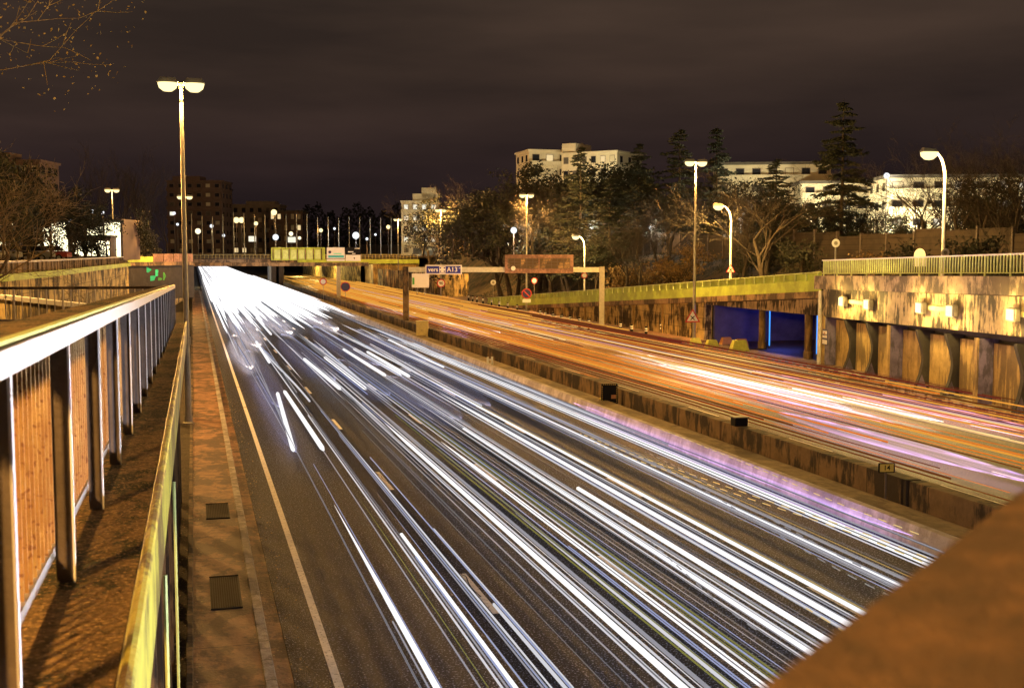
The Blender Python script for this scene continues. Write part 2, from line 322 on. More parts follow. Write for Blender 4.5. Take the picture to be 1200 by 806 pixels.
# pavement at the foot of the ramp wall
m = MB(); m.bbox(37.0, 40.4, 86, 300, -.25, .14, .03); struct(m.build('ramp_footpath', 'walkway'))
m = MB(); m.box(37.0, 70, 30, 86, -.25, -.01); struct(m.build('underpass_road', 'asphalt_brown'))
# painted markings
def marks(name, rects, z=.004):
    m = MB()
    for x0, x1, y0, y1 in rects: m.add([(x0, y0, z), (x1, y0, z), (x1, y1, z), (x0, y1, z)], [(0, 1, 2, 3)])
    struct(m.build(name, 'paint'))
marks('edge_line', [(2.13, 2.28, -10, 440)])
marks('edge_line', [(16.45, 16.6, -10, 440)])
marks('edge_line', [(36.4, 36.6, -10, 440)])
y0 = G(391, 497)[1]
marks('lane_line', [(x - .07, x + .07, y0 - 1.5 + 12.6 * k + off, y0 + 1.5 + 12.6 * k + off) for x, off in ((5.72, 0), (9.22, .6), (12.72, -3)) for k in range(-4, 30)])
y0 = G(949, 521)[1]
marks('lane_line', [(x - .07, x + .07, y0 - 1.6 + 9.5 * k + off, y0 + 1.6 + 9.5 * k + off) for x, off in ((22.3, 0), (25.4, 1.5), (28.4, 2.6), (31.4, 1)) for k in range(-3, 34)])
for yy in (55, 63.5):
    m = MB(); m.add([(1.52, yy, .006), (16.88, yy, .006), (16.88, yy + .14, .006), (1.52, yy + .14, .006)], [(0, 1, 2, 3)]); struct(m.build('road_joint', 'concrete_dark'))
rnd_ = random.Random(3)
for k in range(7):
    x, y = rnd_.uniform(3, 15), rnd_.uniform(18, 60); m = MB(); pts = []
    for j in range(26): pts.append((x, y)); x += rnd_.gauss(0, .06); y += rnd_.uniform(.15, .4)
    for (xa, ya), (xb, yb) in zip(pts, pts[1:]): m.add([(xa - .012, ya, .005), (xa + .012, ya, .005), (xb + .012, yb, .005), (xb - .012, yb, .005)], [(0, 1, 2, 3)])
    struct(m.build('road_crack', 'sign_black'))
# litter and gravel in the gutter and ditch: uncountable
m = MB()
for k in range(1500):
    r = random.random()
    if r < .35: x, z = random.uniform(1.2, 1.5), -.03
    elif r < .6: x, z = random.gauss(1.65, .15), .002; x = max(1.52, x)
    elif r < .8: x, z = random.uniform(-.13, .06), .12
    else: x, z = random.uniform(-.6, -.28), -.22
    y = random.uniform(12, 60) if z != -.22 else random.uniform(14, 34); s = random.uniform(.008, .035); a = random.random() * 6.3
    m.add([(x + s * math.cos(a + t), y + s * 1.4 * math.sin(a + t), z + (.0 if t else s * .7)) for t in (0, 2.1, 4.2)], [(0, 1, 2)])
m.build('litter', 'debris'); bpy.data.objects['litter']['kind'] = 'stuff'; tag(bpy.data.objects['litter'], 'dead leaves and gravel scattered along gutter and walkway', 'litter')

# terrain to the right: ramp deck level and wooded bank
def zramp(y): return 6.0 - .0564 * (y - 68.4)                    # top of ramp parapet
WA = Vector(G(963, 433)); WB = Vector(G(1200, 497)); wdir = (WB - WA).normalized()
def wallx(y): return WA.x + (WB.x - WA.x) * (y - WA.y) / (WB.y - WA.y)
def smooth(t): t = max(0, min(1, t)); return t * t * (3 - 2 * t)
def hright(x, y):
    toe = max(0, min(5.7, zramp(y) - 1.0)); top = 6.0 + max(0, y - 50) * .012
    return toe + (top - toe) * smooth((x - 46) / 12) + .25 * math.sin(x * .7 + y * .23) * smooth((x - 46) / 4) + (.02 * max(0, x - 60))
m = MB(); xs = [45.8, 46.5, 47.5, 49, 50.5, 52, 53.5, 55, 57, 60, 66, 75, 90, 120, 180, 320, 700]; ys = [-40, 0, 20] + [30 + 6 * k for k in range(46)] + [340, 420, 600, 1200]
for y in ys:
    for x in xs: m.v.append((x, y, hright(x, y)))
n = len(xs)
for j in range(len(ys) - 1):
    for i in range(n - 1): m.f.append((j * n + i, j * n + i + 1, (j + 1) * n + i + 1, (j + 1) * n + i))
struct(m.build('wooded_bank', 'grass', smooth=True))
# small grass tufts on the bank
m = MB()
for k in range(9000):
    x = 46 + 14 * random.random() ** 1.2; y = random.uniform(60, 190); z = hright(x, y) - .02; s = random.uniform(.12, .4); a = random.random() * 6.3
    dx, dy = .05 * math.cos(a), .05 * math.sin(a)
    m.add([(x - dx, y - dy, z), (x + dx, y + dy, z), (x + random.uniform(-.15, .15), y + random.uniform(-.1, .1), z + s)], [(0, 1, 2)])
o = m.build('grass', 'leaf_dark'); tag(o, 'rough dark grass tufts covering the bank behind the ramp', 'grass', kind='stuff')
# left plateau
m = MB(); m.prism([(-8, 150), (-8, 700), (-600, 700), (-600, 20), (-60, 20), (-45, 60), (-30, 90)], -.2, 6.45); struct(m.build('left_plateau', 'grass'))
m = MB(); m.box(-300, 400, 262, 900, 6.2, 6.7) ; struct(m.build('far_plateau', 'asphalt_brown'))

# ================================================================== LEFT FOREGROUND: walkway railing, ledge
SL = -.0207
def lz(y, drop): return CH - drop + SL * y
L0, L1 = -1.5, 36.5
XR = -.536
ledge = thing('concrete_ledge', 'mossy concrete ledge carrying the long white topped railing above the road', 'ledge', (-.5, L1, 0))
def slab(x0, x1, d0, d1, mat, name, par, y0=L0, y1=L1):
    m = MB(); n = 24
    for k in range(n + 1):
        y = y0 + (y1 - y0) * k / n
        m.v += [(x0, y, lz(y, d1)), (x1, y, lz(y, d1)), (x1, y, lz(y, d0)), (x0, y, lz(y, d0))]
    for k in range(n):
        for q in range(4): m.f.append((k * 4 + q, (k + 1) * 4 + q, (k + 1) * 4 + (q + 1) % 4, k * 4 + (q + 1) % 4))
    m.f += [(3, 2, 1, 0), tuple(n * 4 + q for q in range(4))]
    return m.build(name, mat, par, world=True)
slab(-.98, -.285, 1.362, 1.60, 'ledge_moss', 'ledge_top', ledge)
slab(-.275, -.235, 1.34, 1.92, 'green_face', 'side_face', ledge)
for k in range(18):
    y = .5 + 2.05 * k
    m = MB(); m.bbox(-.80, -.47, y - .13, y + .13, -.25, lz(y, 1.61), .03); m.build('column', 'barrier_face', ledge, world=True)
    if k in (4, 6): m = MB(); m.tube([(-.25, y + .16, -.2), (-.25, y + .16, lz(y, 2.22))], .018, 6); m.build('drain_pipe', 'lime_rail', ledge, world=True)
m = MB(); m.tube([(-.24, L0, lz(L0, 1.33)), (-.24, L1, lz(L1, 1.33))], .026, 8); m.build('edge_pipe', 'green_face', ledge, world=True)
# moss clumps and chips on the ledge
rail = thing('walkway_railing', 'long near railing with broad white top and orange infill bars', 'railing', (XR - .05, L1, lz(L1, 1.36)))
slab(XR - .02, XR, .205, .262 + .028, 'rail_white', 'fascia', rail)
slab(XR - .30, XR - .022, .200, .236, 'ledge_moss', 'coping', rail)
slab(XR - .06, XR - .021, .186, .200, 'lime_rail', 'top_edge', rail)
slab(XR - .14, XR - .10, 1.22, 1.27, 'rail_post', 'bottom_rail', rail)
for k in range(22):
    y = .34 + 1.70 * k
    if y > L1: break
    m = MB(); m.box(XR - .085, XR - .012, y, y + .012, lz(y, 1.362), lz(y, .291)); po_ = m.build('post', 'steel_dark', rail, world=True)  # unlit side of the post put into dark steel colour
    m = MB(); m.box(XR - .011, XR - .002, y - .018, y + .030, lz(y, 1.362), lz(y, .291)); q = m.build('lit_edge', 'rail_white', po_); q.location = (-rail.location.x, -rail.location.y, -rail.location.z)  # lit front edge of the post put in as a white strip
    for j in range(1, 12):
        yy = y + 1.70 * j / 12
        if yy > L1: break
        if y > 20 and j % 2: continue
mm = MB(); nb = 0
bars = []
y = L0
while y < 16 and len(bars) < 97:
    if y > 1.2: bars.append(y)
    y += .125
for y in bars:
    m = MB(); m.box(XR - .128, XR - .108, y - .007, y + .007, lz(y, 1.22), lz(y, .245)); m.build('bar', 'rail_infill', rail, world=True)
y = bars[-1] + .125; m = MB()
while y < L1: m.box(XR - .128, XR - .108, y - .007, y + .007, lz(y, 1.22), lz(y, .245)); y += .125
o = m.build('bar_row', 'rail_infill', rail, world=True); o['kind'] = 'stuff'
# orange back panel bays low behind the bars (solid kick plates)
# cross railing at the far end of the walkway
p0 = Vector((XR - .3, L1 + .3, 0)); a_ = W(0, 337, 34.5); p1 = Vector((a_[0] - 6, a_[1], 0)); zt = W(100, 335, 37)[2]
cr = thing('cross_railing', 'brown topped railing with thin pale bars crossing behind the white railing', 'railing', (p0.x, p0.y, zt - 1.0))
d = (p1 - p0); ln = d.length; d.normalize()
m = MB(); m.tube([(p0.x, p0.y, zt), (p1.x, p1.y, zt + .02)], .045, 6); m.build('handrail', 'barrier_face', cr, world=True)
m = MB(); m.tube([(p0.x, p0.y, zt - .95), (p1.x, p1.y, zt - .95)], .04, 6); m.build('bottom_rail', 'rail_post', cr, world=True)
k = 0; s = .2
while s < ln and k < 95:
    p = p0 + d * s; m = MB(); m.tube([(p.x, p.y, zt - .95), (p.x, p.y, zt)], .018 if k % 6 else .035, 5); m.build('baluster', 'grey_pipe', cr, world=True); s += .23; k += 1
m = MB(); m.prism([(p0.x, p0.y + .1), (p1.x, p1.y + .1), (p1.x, p1.y - 5), (p0.x, p0.y - 2.0)][::-1], zt - 1.35, zt - 1.0); struct(m.build('landing', 'walkway'))
# pale low wall behind it
pw = [W(-60, 342, 62), W(0, 345, 58), W(112, 357, 52)]
wl = thing('low_wall', 'pale topped low concrete wall seen through the cross railing bars', 'wall', (pw[2][0], pw[2][1], 0))
m = MB(); m.sweep([(p[0], p[1], p[2]) for p in pw], [(-.15, -.22), (.15, -.22), (.15, 0), (-.15, 0)]); m.build('coping', 'rail_white', wl, world=True)
m = MB(); m.sweep([(p[0], p[1], p[2]) for p in pw], [(-.1, -4.8), (.1, -4.8), (.1, -.22), (-.1, -.22)]); m.build('wall_face', 'retaining', wl, world=True)
# curved retaining wall of the left slip road, with a ribbed parapet
cw = [W(-90, 309, 58), W(0, 306, 66), (W(60, 304, 80)), W(108, 302, 104), W(148, 300.5, 136)]
cwt = [(p[0], p[1], 0) for p in cw]; ztp = [p[2] for p in cw]
wl = thing('curved_retaining_wall', 'curving ochre retaining wall with ribbed parapet and yellow ledge', 'wall', cwt[1])
def strip(z0f, z1f, out0, out1, mat, name, par):
    m = MB(); n = len(cwt)
    for i, p in enumerate(cwt):
        d = Vector(cwt[min(i + 1, n - 1)]) - Vector(cwt[max(i - 1, 0)]); d.z = 0; d.normalize(); r = Vector((d.y, -d.x, 0))
        for a, zz in ((out0, z0f(i)), (out1, z0f(i)), (out1, z1f(i)), (out0, z1f(i))): m.v.append(tuple(Vector(p) + r * a + Vector((0, 0, zz))))
    for i in range(n - 1):
        for q in range(4): m.f.append((i * 4 + q, i * 4 + (q + 1) % 4, (i + 1) * 4 + (q + 1) % 4, (i + 1) * 4 + q))
    m.f += [(3, 2, 1, 0), tuple((n - 1) * 4 + q for q in range(4))]
    return m.build(name, mat, par, world=True)
strip(lambda i: ztp[i] - .12, lambda i: ztp[i], -.1, .25, 'rail_post', 'coping', wl)
strip(lambda i: ztp[i] - .75, lambda i: ztp[i] - .12, -.05, .1, 'brown_lip', 'parapet', wl)
strip(lambda i: ztp[i] - 1.15, lambda i: ztp[i] - .75, -.1, .45, 'lime_paint', 'ledge_band', wl)
strip(lambda i: -.3, lambda i: ztp[i] - 1.15, -.3, .2, 'retaining', 'wall_face', wl)
for i in range(len(cwt) - 1):
    a, b = Vector(cwt[i]), Vector(cwt[i + 1]); nn = int((b - a).length / 1.3); d = (b - a).normalized(); r = Vector((d.y, -d.x, 0))
    for k in range(nn):
        p = a + (b - a) * (k + .5) / nn + r * .13; z = ztp[i] + (ztp[i + 1] - ztp[i]) * (k + .5) / nn
        m = MB(); m.box(p.x - .06, p.x + .06, p.y - .06, p.y + .06, z - .75, z - .12); m.build('rib', 'concrete_coping', wl, world=True)
# underpass abutment with mural
A0 = W(146, 309, 138); A1 = W(227, 309, 150)
ab = thing('side_bridge', 'small dark side bridge with brown parapet panels left of the road', 'bridge', (A0[0], A0[1], 0))
def wallbox(mb, a, b, t, z0, z1):
    a = Vector((a[0], a[1], 0)); b = Vector((b[0], b[1], 0)); d = (b - a).normalized(); r = Vector((d.y, -d.x, 0)) * t
    mb.prism([tuple(a)[:2], tuple(b)[:2], tuple(b - r)[:2], tuple(a - r)[:2]], z0, z1)
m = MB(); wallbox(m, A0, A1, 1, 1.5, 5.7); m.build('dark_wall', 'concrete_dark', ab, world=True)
m = MB(); wallbox(m, (A0[0], A0[1] - .3), (A1[0], A1[1] - .3), 1.6, 5.7, 6.15); m.build('deck_edge', 'brown_lip', ab, world=True)
for k in range(4):
    t0, t1 = .40 + k * .15, .40 + k * .15 + .14
    a = [A0[0] + (A1[0] - A0[0]) * t0, A0[1] + (A1[1] - A0[1]) * t0 - .4]; b = [A0[0] + (A1[0] - A0[0]) * t1, A0[1] + (A1[1] - A0[1]) * t1 - .4]
    m = MB(); wallbox(m, a, b, .25, 6.15, 7.15); m.build('parapet_panel', 'rust_panel', ab, world=True)
mural = thing('mural', 'teal and green abstract painted shapes on the dark wall', 'graffiti', (A0[0], A0[1], 3))
m = MB(); wallbox(m, (A0[0], A0[1] - .4), (A0[0] + (A1[0] - A0[0]) * .395, A0[1] + (A1[1] - A0[1]) * .395 - .4), .25, 6.15, 6.8); m.build('parapet_panel', 'lime_paint', ab, world=True)
for (px, py, rx, ry, mt) in ((171, 316, 2.6, 2.2, 'mural_teal'), (181, 320, 2.0, 3.6, 'mural_teal'), (175, 326, 3.8, 2.6, 'mural_teal'), (190, 324, 1.4, 3, 'mural_green'), (184, 327, 2.2, 1.6, 'mural_green')):
    t = (px - 146) / 81; c = (A0[0] + (A1[0] - A0[0]) * t, A0[1] + (A1[1] - A0[1]) * t - .05); zc = W(px, py, 143)[2]
    v = [(c[0] + rx * .15 * math.cos(q) * (1 + .25 * math.sin(3 * q + px)), c[1] - .02 + rx * .015 * math.cos(q), zc + ry * .14 * math.sin(q) * (1 + .2 * math.cos(2 * q + py))) for q in [k * math.pi / 9 for k in range(18)]]
    m = MB(); m.add(v + [(a, b - .03, c_) for a, b, c_ in v], [tuple(range(18)), tuple(range(35, 17, -1))] + [(k, (k + 1) % 18, 18 + (k + 1) % 18, 18 + k) for k in range(18)]); m.build('painted_shape', mt, mural, world=True)
# drain grates in the walkway
for (a, b), lb in zip(((G(238, 596), G(239, 614)), (G(243, 683), G(244, 722))), ('far black drain grate set in the walkway', 'near black ribbed drain grate set in the walkway')):
    y0, y1 = b[1], a[1]; g = thing('drain_grate', lb, 'drain grate', (.2, y0, .12), group='drain grates in the walkway')
    m = MB(); m.box(0, .62, 0, y1 - y0, .001, .008); m.build('black_plate', 'sign_black', g)  # flat black plate drawn for the hollow below the slats
    m = MB(); k = 0
    while .03 + k * .045 < .60: m.box(.02 + k * .045, .04 + k * .045, .02, y1 - y0 - .02, .008, .022); k += 1
    for q in (0, y1 - y0 - .03): m.box(0, .62, q, q + .03, .008, .025)
    m.build('slats', 'grate', g)

# ================================================================== FOREGROUND PARAPET
hp = CH - .25
e0 = Vector(G(855, 806, hp)); e1 = Vector(G(1200, 560, hp)); d = (e1 - e0).normalized(); pn = r = Vector((d.y, -d.x, 0))
fp = thing('near_parapet', 'out of focus orange lit concrete parapet in the lower right corner', 'parapet', tuple(e0)[:2] + (0,), math.atan2(d.y, d.x))
m = MB(); m.bbox(-.9, 5, -.62, 0, hp - .30, hp, .02); m.build('coping', 'fore_concrete', fp)
m = MB(); m.box(-.8, 5, -.56, -.06, 5.0, hp - .302); m.build('wall_face', 'fore_concrete', fp)
m = MB(); m.box(-4, 3.5, -6, -.7, 4.5, 5.4) ; 
fb = thing('footbridge_deck', 'concrete footbridge deck under the photographer behind the parapet', 'footbridge', (0, -2, 5))
m = MB(); m.box(-.2, 14, -4.5, -.9, -.6, 0); m.build('deck', 'fore_concrete', fb)

# ================================================================== MEDIAN BARRIERS
jb = thing('jersey_barrier', 'low pale barrier edging the left carriageway in the median', 'barrier', (17.1, 0, 0))
m = MB(); m.sweep([(17.15, y, 0) for y in (-20, 100, 200, 330)], [(-.25, -.1), (.25, -.1), (.22, .25), (.12, .52), (-.12, .52), (-.2, .22)]); m.build('rail', 'jersey_pale', jb, world=True)
mbq = thing('median_barrier', 'stained brown concrete barrier beside the right carriageway', 'barrier', (19.5, 0, 0))
k = 0; y = -20
while y < 300:
    m = MB(); m.bbox(19.3, 19.8, y, y + 11.9, -.15, .82, .03); m.build('barrier_section', 'barrier_face', mbq, world=True); y += 12
# ================================================================== RAMP ON THE RIGHT
rp_ = thing('slip_road_ramp', 'ramp with lime yellow parapet climbing above a stained ochre retaining wall', 'ramp', (40.2, 110, 0))
def rampstrip(y0, y1, x0, x1, f0, f1, mat, name, n=12):
    m = MB()
    for k in range(n + 1):
        y = y0 + (y1 - y0) * k / n; m.v += [(x0, y, f0(y)), (x1, y, f0(y)), (x1, y, f1(y)), (x0, y, f1(y))]
    for k in range(n):
        for q in range(4): m.f.append((k * 4 + q, (k + 1) * 4 + q, (k + 1) * 4 + (q + 1) % 4, k * 4 + (q + 1) % 4))
    m.f += [(3, 2, 1, 0), tuple(n * 4 + q for q in range(4))]
    return m.build(name, mat, rp_, world=True)
YE = 158
rampstrip(68.2, YE, 40.02, 40.14, lambda y: zramp(y) - 1.30, lambda y: zramp(y) - .55, 'lime_paint', 'parapet')
rampstrip(68.2, YE, 40.0, 40.1, lambda y: zramp(y) - .07, lambda y: zramp(y), 'lime_rail', 'handrail')
y = 68.5; k = 0
while y < YE and k < 60:
    m = MB(); m.box(40.0, 40.08, y, y + .07, zramp(y) - .55, zramp(y) - .07); m.build('rail_post', 'lime_rail', rp_, world=True); y += 1.5; k += 1
rampstrip(68.2, YE, 40.10, 40.12, lambda y: zramp(y) - .545, lambda y: zramp(y) - .09, 'lime_paint', 'mesh_panel')
rampstrip(68.2, YE, 39.9, 40.3, lambda y: max(.15, zramp(y) - 1.75 - .25 * 0), lambda y: max(.2, zramp(y) - 1.303), 'brown_lip', 'deck_edge')
rampstrip(86.5, YE, 40.2, 40.9, lambda y: -.2, lambda y: max(.1, zramp(y) - 1.76), 'retaining', 'retaining_wall')
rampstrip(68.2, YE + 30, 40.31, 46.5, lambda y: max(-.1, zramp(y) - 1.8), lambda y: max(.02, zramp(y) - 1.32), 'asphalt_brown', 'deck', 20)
rampstrip(69, 87, 40.25, 46, lambda y: 3.05, lambda y: zramp(y) - 1.81, 'concrete', 'beam')
y = 88
while y < 146:
    if zramp(y) - 1.76 > .6:
        m = MB(); m.box(40.08, 40.2, y, y + .3, -.1, zramp(y) - 1.77); m.build('pilaster', 'concrete_panel', rp_, world=True)
    y += 7
for px, py in ((893, 408), (947, 420)):
    p = G(px, py); m = MB(); m.lathe([(.32, 0), (.32, .5), (.27, .52), (.27, 3.045)], (p[0], p[1], 0), 18); m.build('column', 'concrete_panel', rp_, world=True, smooth=False)
for (px, py) in ((901.5, 408), (957, 418)):
    p = G(px, py); b = thing('blue_tube', 'thin glowing blue tube standing right of the ' + ('farther' if px < 920 else 'nearer') + ' bridge column', 'strip light', (p[0], p[1], 0), group='glowing blue tubes')
    m = MB(); m.tube([(0, 0, .2), (0, 0, 3.0)], .045, 8); m.build('tube', 'blue_strip', b)  # blue brightness of the upright line put in as emission
    m = MB(); m.box(-.07, .07, .045, .10, 0, 3.04); m.build('housing', 'steel_dark', b)
# underpass interior
ui = thing('underpass_wall', 'dark blue rear wall inside the underpass', 'wall', (48, 86, 0))
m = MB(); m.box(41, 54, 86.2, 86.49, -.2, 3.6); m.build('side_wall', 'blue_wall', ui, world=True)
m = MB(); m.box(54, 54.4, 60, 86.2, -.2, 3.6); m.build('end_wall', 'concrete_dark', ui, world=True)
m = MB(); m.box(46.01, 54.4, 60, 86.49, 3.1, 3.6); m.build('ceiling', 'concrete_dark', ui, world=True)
lamp_light('blue_light', ui, (44 - 48, 80.5 - 86, 2.7), 170, (.12, .16, 1), .2)
# ================================================================== ARCADED WALL ON THE RIGHT
ww = thing('arcade_wall', 'tall stained concrete wall with recessed ochre panels and dark curved buttresses', 'wall', tuple(WA)[:2] + (0,), math.atan2(wdir.y, wdir.x))
LW = 46; SLW = .0185
def seg(mb, u0, u1, v0, v1, z0, z1, s=SLW):   # box along the wall whose height follows the road
    mb.add([(u0, v0, z0 + s * u0), (u1, v0, z0 + s * u1), (u1, v1, z0 + s * u1), (u0, v1, z0 + s * u0), (u0, v0, z1 + s * u0), (u1, v0, z1 + s * u1), (u1, v1, z1 + s * u1), (u0, v1, z1 + s * u0)],
           [(0, 3, 2, 1), (4, 5, 6, 7), (0, 1, 5, 4), (1, 2, 6, 5), (2, 3, 7, 6), (3, 0, 4, 7)])
# local +x runs along the wall towards the camera; the road lies at local -y
k = 0; u = -.6
while u < LW:
    m = MB(); seg(m, u, u + 1.88, -.38, .3, 5.0, 5.82); m.build('coping_slab', 'concrete_coping', ww); u += 1.9
m = MB(); seg(m, 0, LW, 0, .5, 3.30, 4.998, SLW * .9); m.build('upper_wall', 'concrete', ww)
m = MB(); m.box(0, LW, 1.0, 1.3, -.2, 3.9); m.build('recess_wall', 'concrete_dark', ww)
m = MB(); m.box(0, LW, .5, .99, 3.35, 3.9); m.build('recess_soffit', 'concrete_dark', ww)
m = MB(); m.bbox(-.4, LW, -.30, 1.0, -.2, .32, .04); m.build('plinth', 'concrete_coping', ww)
m = MB(); m.box(-.25, .0, -.05, .6, .33, 4.9); m.build('end_wall', 'concrete', ww)
BAY = 9.4; PV = .72
def vprism(mb, poly, u0, u1):      # poly of (v, z) extruded along the wall
    n = len(poly); mb.add([(u0, v, z) for v, z in poly] + [(u1, v, z) for v, z in poly], [tuple(range(n)), tuple(range(2 * n - 1, n - 1, -1))] + [(k, n + k, n + (k + 1) % n, (k + 1) % n) for k in range(n)]); return mb
for b in range(5):
    u0 = b * BAY
    m = MB(); seg(m, u0 + .05, u0 + .36, .03, .98, .325, 3.34, 0); pb_ = m.build('pilaster', 'pillar_headlit', ww)  # mauve side, ochre front: how the light falls, put into colour
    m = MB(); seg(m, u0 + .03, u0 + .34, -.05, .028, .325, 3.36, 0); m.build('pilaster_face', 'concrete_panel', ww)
    if b == 0: m = MB(); m.tube([(-.12, -.16, .3), (-.12, -.16, 4.9)], .12, 10); m.build('downpipe', 'grey_pipe', ww)
    for j in range(3):
        ua = u0 + j * BAY / 3 + .37; ub = u0 + (j + 1) * BAY / 3 + .02
        m = MB(); seg(m, ua, ub, PV, PV + .2, .325, 3.12, 0); m.build('panel', 'concrete_panel', ww)
        if j < 2:
            front = []
            for q in range(17):
                t = q / 16; v = .06 + .36 * (math.sin(math.pi * min(1, (1 - t) * 1.0)) ** 1.5 if t > .3 else math.sin(math.pi * .7 ** 1) ** 1.5 * smooth(t / .3))
                front.append((v, .325 + t * 3.0))
            vprism(MB(), [(.98, .325)] + front + [(.98, 3.325)], ub + .03, ub + .30).build('buttress', 'concrete_dark', ww)  # side shading of the fins put into dark concrete
            vprism(MB(), [(.62, .33), (front[0][0] + .01, .33), (front[4][0] + .05, 1.05)], ub + .301, ub + .315).build('buttress_foot', 'pillar_headlit', ww)
# poster on the first pilaster
po = thing('poster', 'small white lettered notice on the first mauve pilaster', 'notice', tuple(WA + wdir * .1)[:2] + (1.6,), math.atan2(wdir.y, wdir.x))
m = MB(); m.box(.05, .85, -.06, -.03, .0, .95); m.build('board', 'sign_navy', po)
for z0, z1, a, b in ((.66, .86, .15, .8), (.42, .56, .1, .5), (.42, .60, .55, .8), (.04, .30, .08, .82)):
    m = MB(); m.box(a, b, -.075, -.061, z0, z1); m.build('printed_band', 'sign_white', po)
m = MB(); m.box(.38, .5, -.085, -.0755, .6, .75); m.build('orange_mark', 'block_orange', po)
# railing on the wall
wr = thing('parapet_railing', 'lime yellow bar railing along the top of the tall wall', 'railing', tuple(WA)[:2] + (5.8,), math.atan2(wdir.y, wdir.x))
m = MB(); seg(m, 0, LW, -.13, -.05, .93, 1.0); m.build('handrail', 'rail_white', wr)
m = MB(); seg(m, 0, LW, -.12, -.06, .14, .19); m.build('bottom_rail', 'lime_rail', wr)
nbar = 0
while nbar < 98:
    u = .15 + nbar * .27
    if u > 24: break
    m = MB(); seg(m, u, u + (.09 if nbar % 8 else .13), -.11, -.07, 0.02 if nbar % 8 == 0 else .19, .93); m.build('bar', 'lime_rail', wr); nbar += 1
m = MB()
while u < LW: seg(m, u, u + .09, -.11, -.07, .19, .93); u += .27
o = m.build('bar_row', 'lime_rail', wr); o['kind'] = 'stuff'
# deck behind the wall
pts = [WA + wdir * t for t in (-2, 0, LW)]
m = MB(); m.v = [(pts[0].x + .3, pts[0].y, 5.6), (pts[2].x + .3, pts[2].y, 5.6), (46.4, pts[2].y, 5.6), (46.4, pts[0].y, 5.6)]; m.f = [(0, 1, 2, 3)]; struct(m.build('upper_road', 'asphalt_brown'))
# twin floodlights on the upper wall
for i, (xa, xb, py) in enumerate(((994, 1024, 353), (1086, 1122, 360), (1195, 1232, 368))):
    ua = (Vector(W(xa, py, 64)) - WA); 
    def upx(px):
        best = None
        for k in range(0, 460):
            p = WA + wdir * (k / 10); dx, dy = p.x, p.y
            zc = dx * SA + dy * CA; xx = 600 + F * (dx * CA - dy * SA) / (zc * CP + 2.5 * SP)
            if best is None or abs(xx - px) < best[0]: best = (abs(xx - px), k / 10)
        return best[1]
    u0, u1 = upx(xa), upx(xb); p = WA + wdir * u0; zc = p.x * SA + p.y * CA; z = CH - (py - 297) / F * zc
    fl = thing('twin_floodlight', 'lit twin wall floodlight, %s along the stained wall' % ('farthest of three', 'middle one of three', 'nearest, cut by the frame edge')[i], 'floodlight', (p.x, p.y, z), math.atan2(wdir.y, wdir.x), 'twin floodlights on the wall')
    du = u1 - u0
    m = MB(); m.box(-.1, du + .1, -.12, -.02, -.10, .12); m.build('bracket', 'cabinet', fl)
    for uu in (0, du):
        h = MB(); h.bbox(uu - .34, uu + .34, -.42, -.13, -.30, .27, .05); hb = h.build('housing', 'galv', fl)
        g = MB(); g.bbox(uu - .29, uu + .29, -.47, -.425, -.25, .22, .02); g.build('lens', 'wall_lamp_glow', hb)
        lamp_light('flood_light', fl, (uu, -.85, -.05), 420, (1, .66, .16), .2)

# ================================================================== LIGHT TRAILS
cnt = {}
def trail(X, Y0, Y1, h, r, mat, label, group, flat=1.0, wob=0, n=5, drift=0, name='headlight_trail', haze=False, fade=0):
    base = (X, Y0, h); m = MB()
    if haze: steps = [k / 16 for k in range(17)]
    elif fade: steps = [0, min(.4, fade / max(1, Y1 - Y0)), 1 - min(.4, fade / max(1, Y1 - Y0)), 1]
    else:
        steps = [0, .5 * r / max(.1, Y1 - Y0)] + [k / 24 for k in range(1, 24)] + [1 - .5 * r / max(.1, Y1 - Y0), 1]
        if not wob and not drift: steps = [steps[0], steps[1], steps[-2], steps[-1]]
    pts = []; rr = []
    for t in steps:
        y = Y0 + (Y1 - Y0) * t; pts.append((X + drift * smooth(t) + wob * math.sin(y * .55 + X), y, h + wob * .5 * math.sin(y * .9)))
        rr.append(r * max(.02, math.sin(math.pi * t) ** .6) if haze else r * ((.08 if fade else .45) if t in (0, 1) else 1))
    m.tube(pts, rr, n)
    if flat != 1.0: m.v = [(a, b, h + (c - h) * flat) for a, b, c in m.v]
    o = m.build(name, mat, loc=base, smooth=haze); tag(o, label, 'light trail', group); cnt[name] = cnt.get(name, 0) + 1
    return o
LN = ['first lane beside the walkway', 'second lane from the walkway', 'third lane from the walkway', 'fourth lane beside the median']
lanec = [3.95, 7.45, 10.95, 14.45]
